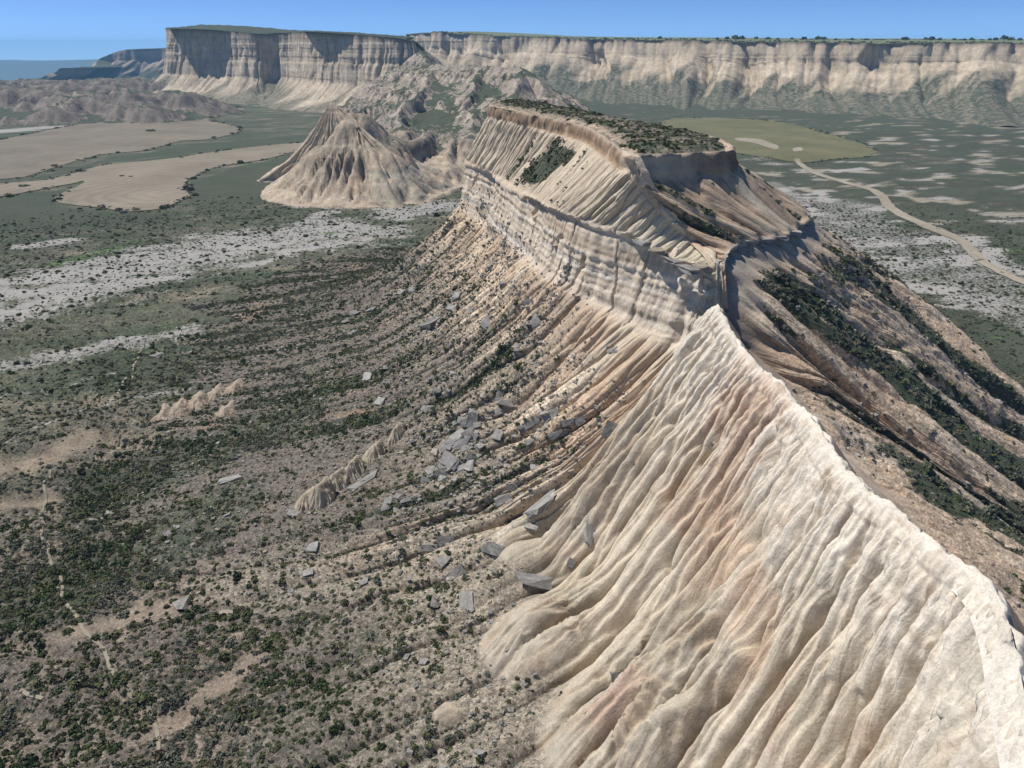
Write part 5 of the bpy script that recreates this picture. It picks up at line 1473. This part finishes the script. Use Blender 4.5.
siz *= np.where(zone == 0, 1.12, np.where(zone == 2, 1.15, 0.92))
pick_n = pn(pts[:, 0] / 16, pts[:, 1] / 16, 811) + RNG.normal(size=ns) * 0.35
kind = np.where(pick_n > 0.35, RNG.integers(0, 2, ns) * 3, np.where(pick_n < -0.25, np.where(RNG.random(ns) < 0.5, 1, 4), 2))
kind = np.where(RNG.random(ns) < 0.15, 5, kind)
kind = np.where(zone == 2, np.where(RNG.random(ns) < 0.65, 1, kind), kind)
rotz = RNG.uniform(0, 6.28, ns)
# single dark bushes that can be told apart
BUSH = [(388, 388, 9, "round dark green bush beside a standing grey boulder"), (365, 417, 10, "round green bush above the clay fins"), (412, 401, 6, "small green bush between pale boulders on the talus"),
        (130, 349, 6, "lone dark bush in the pale crusty plain"), (152, 348, 8, "dark bush behind the grey boulder at the scrub corner"), (104, 377, 4, "tiny dark bush in the green plain"),
        (437, 216, 9, "dark bush at the foot of the butte's far end"), (358, 247, 5, "small dark bush on the bright green grass"), (150, 588, 12, "dark leafy bush in the brown scrub"), (68, 632, 12, "dark bush beside the thin footpath"),
        (300, 632, 11, "dark bush near the brown gully at lower left"), (480, 760, 10, "dark bush at the bottom edge near the clay cone")]
for i, (u, v, px_, lab) in enumerate(BUSH):
    p, n = hit(u, v)
    dep = p[1] * cp - (p[2] - HC) * sp
    r_ = px_ * dep / FPX / 2
    b = bpy.data.objects.new("bush", SHRUBS[0 if i % 2 else 3]); COL.objects.link(b)
    b.location = p - np.array([0, 0, 0.05]); b.scale = (r_, r_, r_ * 1.15); b.rotation_euler = (0, 0, i * 1.3)
    tag(b, lab, "bush")

dist = np.linalg.norm(pts - np.array([0, 0, HC]), axis=1)
uu, vv_ = proj(pts)
score = siz / dist * ((uu > 4) & (uu < 1020) & (vv_ < 764))
order = np.argsort(-score)
single = order[:280]
words = ["dark green", "grey-green", "olive green", "dark green", "grey-green", "dry brown"]
zname = ["on the flat scrubland at the photo's lower left", "on the stony slope at the foot of the ridge", "in the scrub strips of the ridge's right flank", "on the flat top of the butte", "on a field margin"]
def mean_px(l): return l
LANDMARKS = [(388, 388, "the round dark bush"), (365, 417, "the round bush above the clay fins"), (350, 490, "the clay fins"), (205, 408, "the orange clay bank"), (450, 455, "the big boulder pile"),
             (545, 503, "the longest grey slab"), (530, 640, "the fluted clay buttress"), (606, 730, "the rilled clay cone"), (443, 712, "the tiny clay cone"), (183, 607, "the lone blocky boulder"),
             (232, 479, "the isolated pale slab"), (60, 590, "the upper footpath"), (110, 665, "the footpath's middle bend"), (158, 740, "the footpath's lower end"), (435, 324, "the broad high slab"), (360, 320, "the grey far cluster"),
             (457, 580, "the lower talus slabs"), (365, 483, "the long straight slab"), (313, 548, "the rounded boulder"), (505, 499, "the light lone slab"), (553, 420, "the wedge-shaped slab"),
             (612, 351, "the small dark boulder"), (10, 700, "the photo's lower left corner"), (250, 760, "the photo's bottom left edge"), (380, 760, "the photo's bottom edge"), (780, 330, "the butte's right ledge"), (980, 470, "the photo's right edge"),
             (640, 120, "the butte's flat top"), (290, 680, "the brown gully floor"), (70, 460, "the bare tan patch"), (1000, 380, "the right foot of the ridge"), (880, 380, "the right flank's middle"), (840, 300, "the upper scrub strip"), (930, 330, "the right skyline of the ridge"), (950, 440, "the lower scrub strip"), (1005, 540, "the right flank's gully"), (760, 200, "the slope under the brown cap"), (700, 145, "the front rim of the butte"), (560, 110, "the butte's back rim")]
_used = {}
def place_words(u, v):
    b_ = min(LANDMARKS, key=lambda l: (l[0] - u) ** 2 + (l[1] - v) ** 2)
    dx_, dy_ = u - b_[0], v - b_[1]; r_ = math.hypot(dx_, dy_)
    ns_ = "above" if dy_ < 0 else "below"; ew_ = "left of" if dx_ < 0 else "right of"
    if r_ < 12: w = "beside"
    elif abs(dx_) > 2 * abs(dy_): w = ew_
    elif abs(dy_) > 2 * abs(dx_): w = ns_
    else: w = ns_ + " and " + ew_
    return ("just " if 12 <= r_ < 34 else "well " if r_ > 75 else "") + w + " " + b_[2]
for k in single:
    o = bpy.data.objects.new("shrub", SHRUBS[kind[k]]); COL.objects.link(o)
    o.location = pts[k] - np.array([0, 0, 0.04]); o.scale = (siz[k], siz[k], siz[k] * 1.05); o.rotation_euler = (0, 0, rotz[k])
    tag(o, "%s %s %s shrub %s" % ("broad" if siz[k] > np.median(siz[single]) else "small", ["round", "spreading", "low", "tall", "flat", "sparse"][kind[k]], words[kind[k]], place_words(uu[k], vv_[k])), "shrub", "shrubs on the slopes near the camera")

def scatter(name, P_, S_, R_, K_, protos, label, nrm=None):
    me = bpy.data.meshes.new(name)
    me.vertices.add(len(P_)); me.vertices.foreach_set("co", np.ascontiguousarray(P_, np.float32).ravel())
    for nm, arr, ty in (("psize", S_, 'FLOAT'), ("prot", R_, 'FLOAT')):
        at = me.attributes.new(nm, ty, 'POINT'); at.data.foreach_set("value", np.ascontiguousarray(arr, np.float32))
    at = me.attributes.new("pkind", 'INT', 'POINT'); at.data.foreach_set("value", np.ascontiguousarray(K_, np.int32))
    me.update()
    o = bpy.data.objects.new(name, me); COL.objects.link(o)
    ng = bpy.data.node_groups.new(name, 'GeometryNodeTree')
    ng.interface.new_socket("Geometry", in_out='INPUT', socket_type='NodeSocketGeometry')
    ng.interface.new_socket("Geometry", in_out='OUTPUT', socket_type='NodeSocketGeometry')
    N, L = ng.nodes, ng.links
    gi = N.new("NodeGroupInput"); go = N.new("NodeGroupOutput")
    g2i = N.new("GeometryNodeGeometryToInstance")
    for pobj in reversed(protos):
        oi = N.new("GeometryNodeObjectInfo"); oi.inputs["Object"].default_value = pobj; oi.transform_space = 'ORIGINAL'
        L.new(oi.outputs["Geometry"], g2i.inputs[0])
    iop = N.new("GeometryNodeInstanceOnPoints"); iop.inputs["Pick Instance"].default_value = True
    L.new(gi.outputs[0], iop.inputs["Points"]); L.new(g2i.outputs[0], iop.inputs["Instance"])
    def named(nm, ty):
        n = N.new("GeometryNodeInputNamedAttribute"); n.data_type = ty; n.inputs["Name"].default_value = nm; return n.outputs["Attribute"]
    L.new(named("pkind", 'INT'), iop.inputs["Instance Index"])
    cx = N.new("ShaderNodeCombineXYZ"); L.new(named("prot", 'FLOAT'), cx.inputs[2]); L.new(cx.outputs[0], iop.inputs["Rotation"])
    L.new(named("psize", 'FLOAT'), iop.inputs["Scale"])
    L.new(iop.outputs[0], go.inputs[0])
    md = o.modifiers.new("scatter", 'NODES'); md.node_group = ng
    tag(o, label, kind="stuff")
    return o
rest = order[280:]
shrub_objs = []
used_k = {}
for ob in list(COL.objects):
    if ob.name.startswith("shrub") and ob.type == 'MESH':
        used_k.setdefault(SHRUBS.index(ob.data), ob)
avail = sorted(used_k)
protos = [used_k[k] for k in avail]
kmap = np.array([avail.index(k) if k in avail else 0 for k in range(6)])
scatter("scrub_cover", pts[rest] - np.array([0, 0, 0.04]), siz[rest], rotz[rest], kmap[kind[rest]], protos, "low grey-green scrub spread over the slopes and flats")

# loose stones on the talus
st_d = (1 - crestness) * (sstep(24, 36, bc) * (1 - 0.7 * sstep(62, 84, bc))) * 1.5 * (0.25 + 1.3 * sstep(-0.15, 0.35, fbm((La + .15 * bc) / 6, bc / 22, 3, 821)))
st_d *= (1 - bump_m)
st_d += (1 - bump_m) * crestness * 0.8 * sstep(48, 58, bc) * (1 - sstep(60, 75, bc))
ps, i, j = poisson_points(LGd, st_d * sstep(260, 160, Y), RNG)
pr2, i, j = poisson_points(RGd, 0.10 * sstep(8, 20, bcr) * rlow, RNG)
ps = np.concatenate([ps, pr2])
ss = np.clip(RNG.lognormal(math.log(0.17), 0.5, len(ps)), 0.07, 0.8)
sk_ = np.where(RNG.random(len(ps)) < 0.45, RNG.integers(7, 10, len(ps)), RNG.integers(0, 7, len(ps)))
rock_protos = []
big_list = [ob for ob in COL.objects if ob.name.startswith("boulder")]
o2 = {}
for ob in big_list: o2.setdefault(ob.data.name, ob)
prot = [o2[m.name] for m in ROCKS + ROCKS_T if m.name in o2]
# the largest loose stones are single boulders
ordS = np.argsort(-ss / np.linalg.norm(ps - np.array([0, 0, HC]), axis=1))
for k in ordS[:150]:
    o = bpy.data.objects.new("boulder", (ROCKS + ROCKS_T)[sk_[k]]); COL.objects.link(o)
    o.location = ps[k]; s_ = ss[k] * 0.95; o.scale = (s_ * 1.3, s_, s_ * 0.7); o.rotation_euler = (random.uniform(-.3, .3), random.uniform(-.3, .3), random.uniform(0, 6.28))
    right = ps[k][0] > 34
    up_, vp_ = proj(ps[k])
    tag(o, "%s %s stone %s" % ("middling" if ss[k] > np.median(ss[ordS[:150]]) else "small", "tan" if sk_[k] >= 7 else "grey", place_words(float(up_), float(vp_))), "boulder", "loose stones on the slopes")
rs = ordS[150:]
idx_of = {m.name: n_ for n_, m in enumerate([x for x in ROCKS + ROCKS_T if x.name in o2])}
km = np.array([idx_of.get(m.name, 0) for m in ROCKS + ROCKS_T])
scatter("loose_stones", ps[rs], ss[rs], RNG.uniform(0, 6.28, len(rs)), km[sk_[rs]], prot, "small stones strewn over the talus")

# ------------------------------------------------------------------ trees and bushes far off
def crown_mesh(name, seed):
    return shrub_mesh(name, seed, M_LEAF[0], n=150, flat=0.85, leaf=0.26)
CROWNS = [crown_mesh("crown", 60 + i) for i in range(4)]
bm = bmesh.new()
bmesh.ops.create_cone(bm, cap_ends=True, segments=7, radius1=0.09, radius2=0.05, depth=1.0)
bmesh.ops.translate(bm, verts=bm.verts, vec=(0, 0, 0.5))
for e_ in range(3):
    g = bmesh.ops.create_cone(bm, cap_ends=True, segments=5, radius1=0.04, radius2=0.02, depth=0.6)
    bmesh.ops.transform(bm, matrix=Matrix.Translation((0.16 * math.cos(e_ * 2.1), 0.16 * math.sin(e_ * 2.1), 1.05)) @ Euler((0.5 * math.sin(e_ * 2.1) * -1, 0.5 * math.cos(e_ * 2.1), 0)).to_matrix().to_4x4(), verts=g["verts"])
TRUNK = bpy.data.meshes.new("trunk"); bm.to_mesh(TRUNK); bm.free(); TRUNK.materials.append(M_BARK)
def tree(x, y, z, w, h, label, i, group):
    e = bpy.data.objects.new("tree", None); COL.objects.link(e); e.location = (x, y, z - 0.3); e.rotation_euler = (0, 0, i * 1.7)
    t = bpy.data.objects.new("trunk", TRUNK); COL.objects.link(t); t.parent = e; t.scale = (h * 0.35, h * 0.35, h * 0.45)
    c = bpy.data.objects.new("crown", CROWNS[i % 4]); COL.objects.link(c); c.parent = e; c.location = (0, 0, h * 0.22); c.scale = (w / 2, w / 2, h * 0.62)
    tag(e, label, "tree", group)
TREES = [(605, 4), (660, 5), (717, 4), (727, 5), (735, 8), (742, 7), (756, 5), (768, 5), (778, 4), (792, 4), (804, 6), (818, 7), (824, 6), (836, 4), (852, 4), (866, 4), (906, 7), (926, 5), (932, 7), (940, 5), (955, 4), (965, 4), (972, 5), (990, 4), (996, 6), (1004, 8), (1012, 6), (1020, 5)]
esc_top = BVHTree.FromPolygons(ESC[:14].reshape(-1, 3).tolist(), grid_faces(14, ESC.shape[1]).tolist())
for i, (u, w) in enumerate(TREES):
    y_ = 1480 - (u - 600) * 0.45 + 25 * math.sin(i * 2.3)
    dep_ = y_ * cp
    x_ = (u - 512) / FPX * y_ / ray(u, 38.5)[1] * 1.0
    loc = esc_top.ray_cast(Vector((x_, y_, 300)), Vector((0, 0, -1)))[0]
    z_ = loc.z if loc else 95
    w_ = w * y_ / FPX * 1.0
    side = "right half" if u > 850 else "left half"
    tree(x_, y_, z_, w_, w_ * 0.72, "dark tree on the escarpment's skyline, number %s from the left" % ["first", "second", "third", "fourth", "fifth", "sixth", "seventh", "eighth", "ninth", "tenth", "eleventh", "twelfth", "thirteenth", "fourteenth", "fifteenth", "sixteenth", "seventeenth", "eighteenth", "nineteenth", "twentieth", "twenty-first", "twenty-second", "twenty-third", "twenty-fourth", "twenty-fifth", "twenty-sixth", "twenty-seventh", "twenty-eighth"][i], i, "trees along the escarpment skyline")
# scrub hedge line and rim bushes on the escarpment
hp, hs = [], []
for k in range(520):
    u = random.uniform(440, 1024)
    y_ = 1560 - (u - 600) * 0.5 + random.uniform(-40, 40) if k < 260 else np.interp(u, [p[0] for p in E_px], [p[2] for p in E_px]) + random.uniform(2, 30)
    x_ = (u - 512) / FPX * y_ / ray(u, 40)[1]
    loc = esc_top.ray_cast(Vector((x_, y_, 300)), Vector((0, 0, -1)))[0]
    if loc:
        hp.append(np.array(loc)); hs.append(random.uniform(1.0, 2.8))
hp = np.array(hp)
scatter("hedge_scrub", hp, np.array(hs), RNG.uniform(0, 6.28, len(hp)), np.zeros(len(hp), int), [protos[0]], "dark scrub along the escarpment's rim and plateau")
# dark bushes in the ploughed fields
FB = [(151, 131, 12, "dark bush clump standing in the upper tan field"), (122, 176, 7, "dark bush clump in the middle of the lobed tan field"), (131, 176.5, 6, "right bush of the pair in the lobed tan field"), (24, 186, 14, "low dark bush strip at the left of the lobed tan field")]
for i, (u, v, px_, lab) in enumerate(FB):
    p = P(u, v, 0.3); r_ = px_ * p[1] / FPX / 2
    b = bpy.data.objects.new("bush", SHRUBS[3]); COL.objects.link(b); b.location = p; b.scale = (r_, r_ * 0.9, r_ * 0.35); b.rotation_euler = (0, 0, i)
    tag(b, lab, "bush")

# ------------------------------------------------------------------ haze
hb = bpy.data.meshes.new("haze")
bm = bmesh.new(); bmesh.ops.create_cube(bm, size=1.0)
x0, x1, y0, y1, z0, z1 = -9600, 9600, -100, 11100, -266, 150
for v in bm.verts:
    v.co = Vector((x0 if v.co.x < 0 else x1, y0 if v.co.y < 0 else y1, z0 if v.co.z < 0 else z1))
bm.to_mesh(hb); bm.free()
hz_o = bpy.data.objects.new("haze", hb); COL.objects.link(hz_o)
mh = bpy.data.materials.new("haze_air"); mh.use_nodes = True
mn = mh.node_tree.nodes; mn.clear()
mo = mn.new("ShaderNodeOutputMaterial"); pv = mn.new("ShaderNodeVolumePrincipled")
pv.inputs["Color"].default_value = (0.34, 0.66, 1.0, 1); pv.inputs["Density"].default_value = 0.85e-4; pv.inputs["Anisotropy"].default_value = 0.0
mh.node_tree.links.new(pv.outputs[0], mo.inputs["Volume"])
hb.materials.append(mh)
tag(hz_o, "thin blue haze in the air", kind="stuff")

#--MORE--
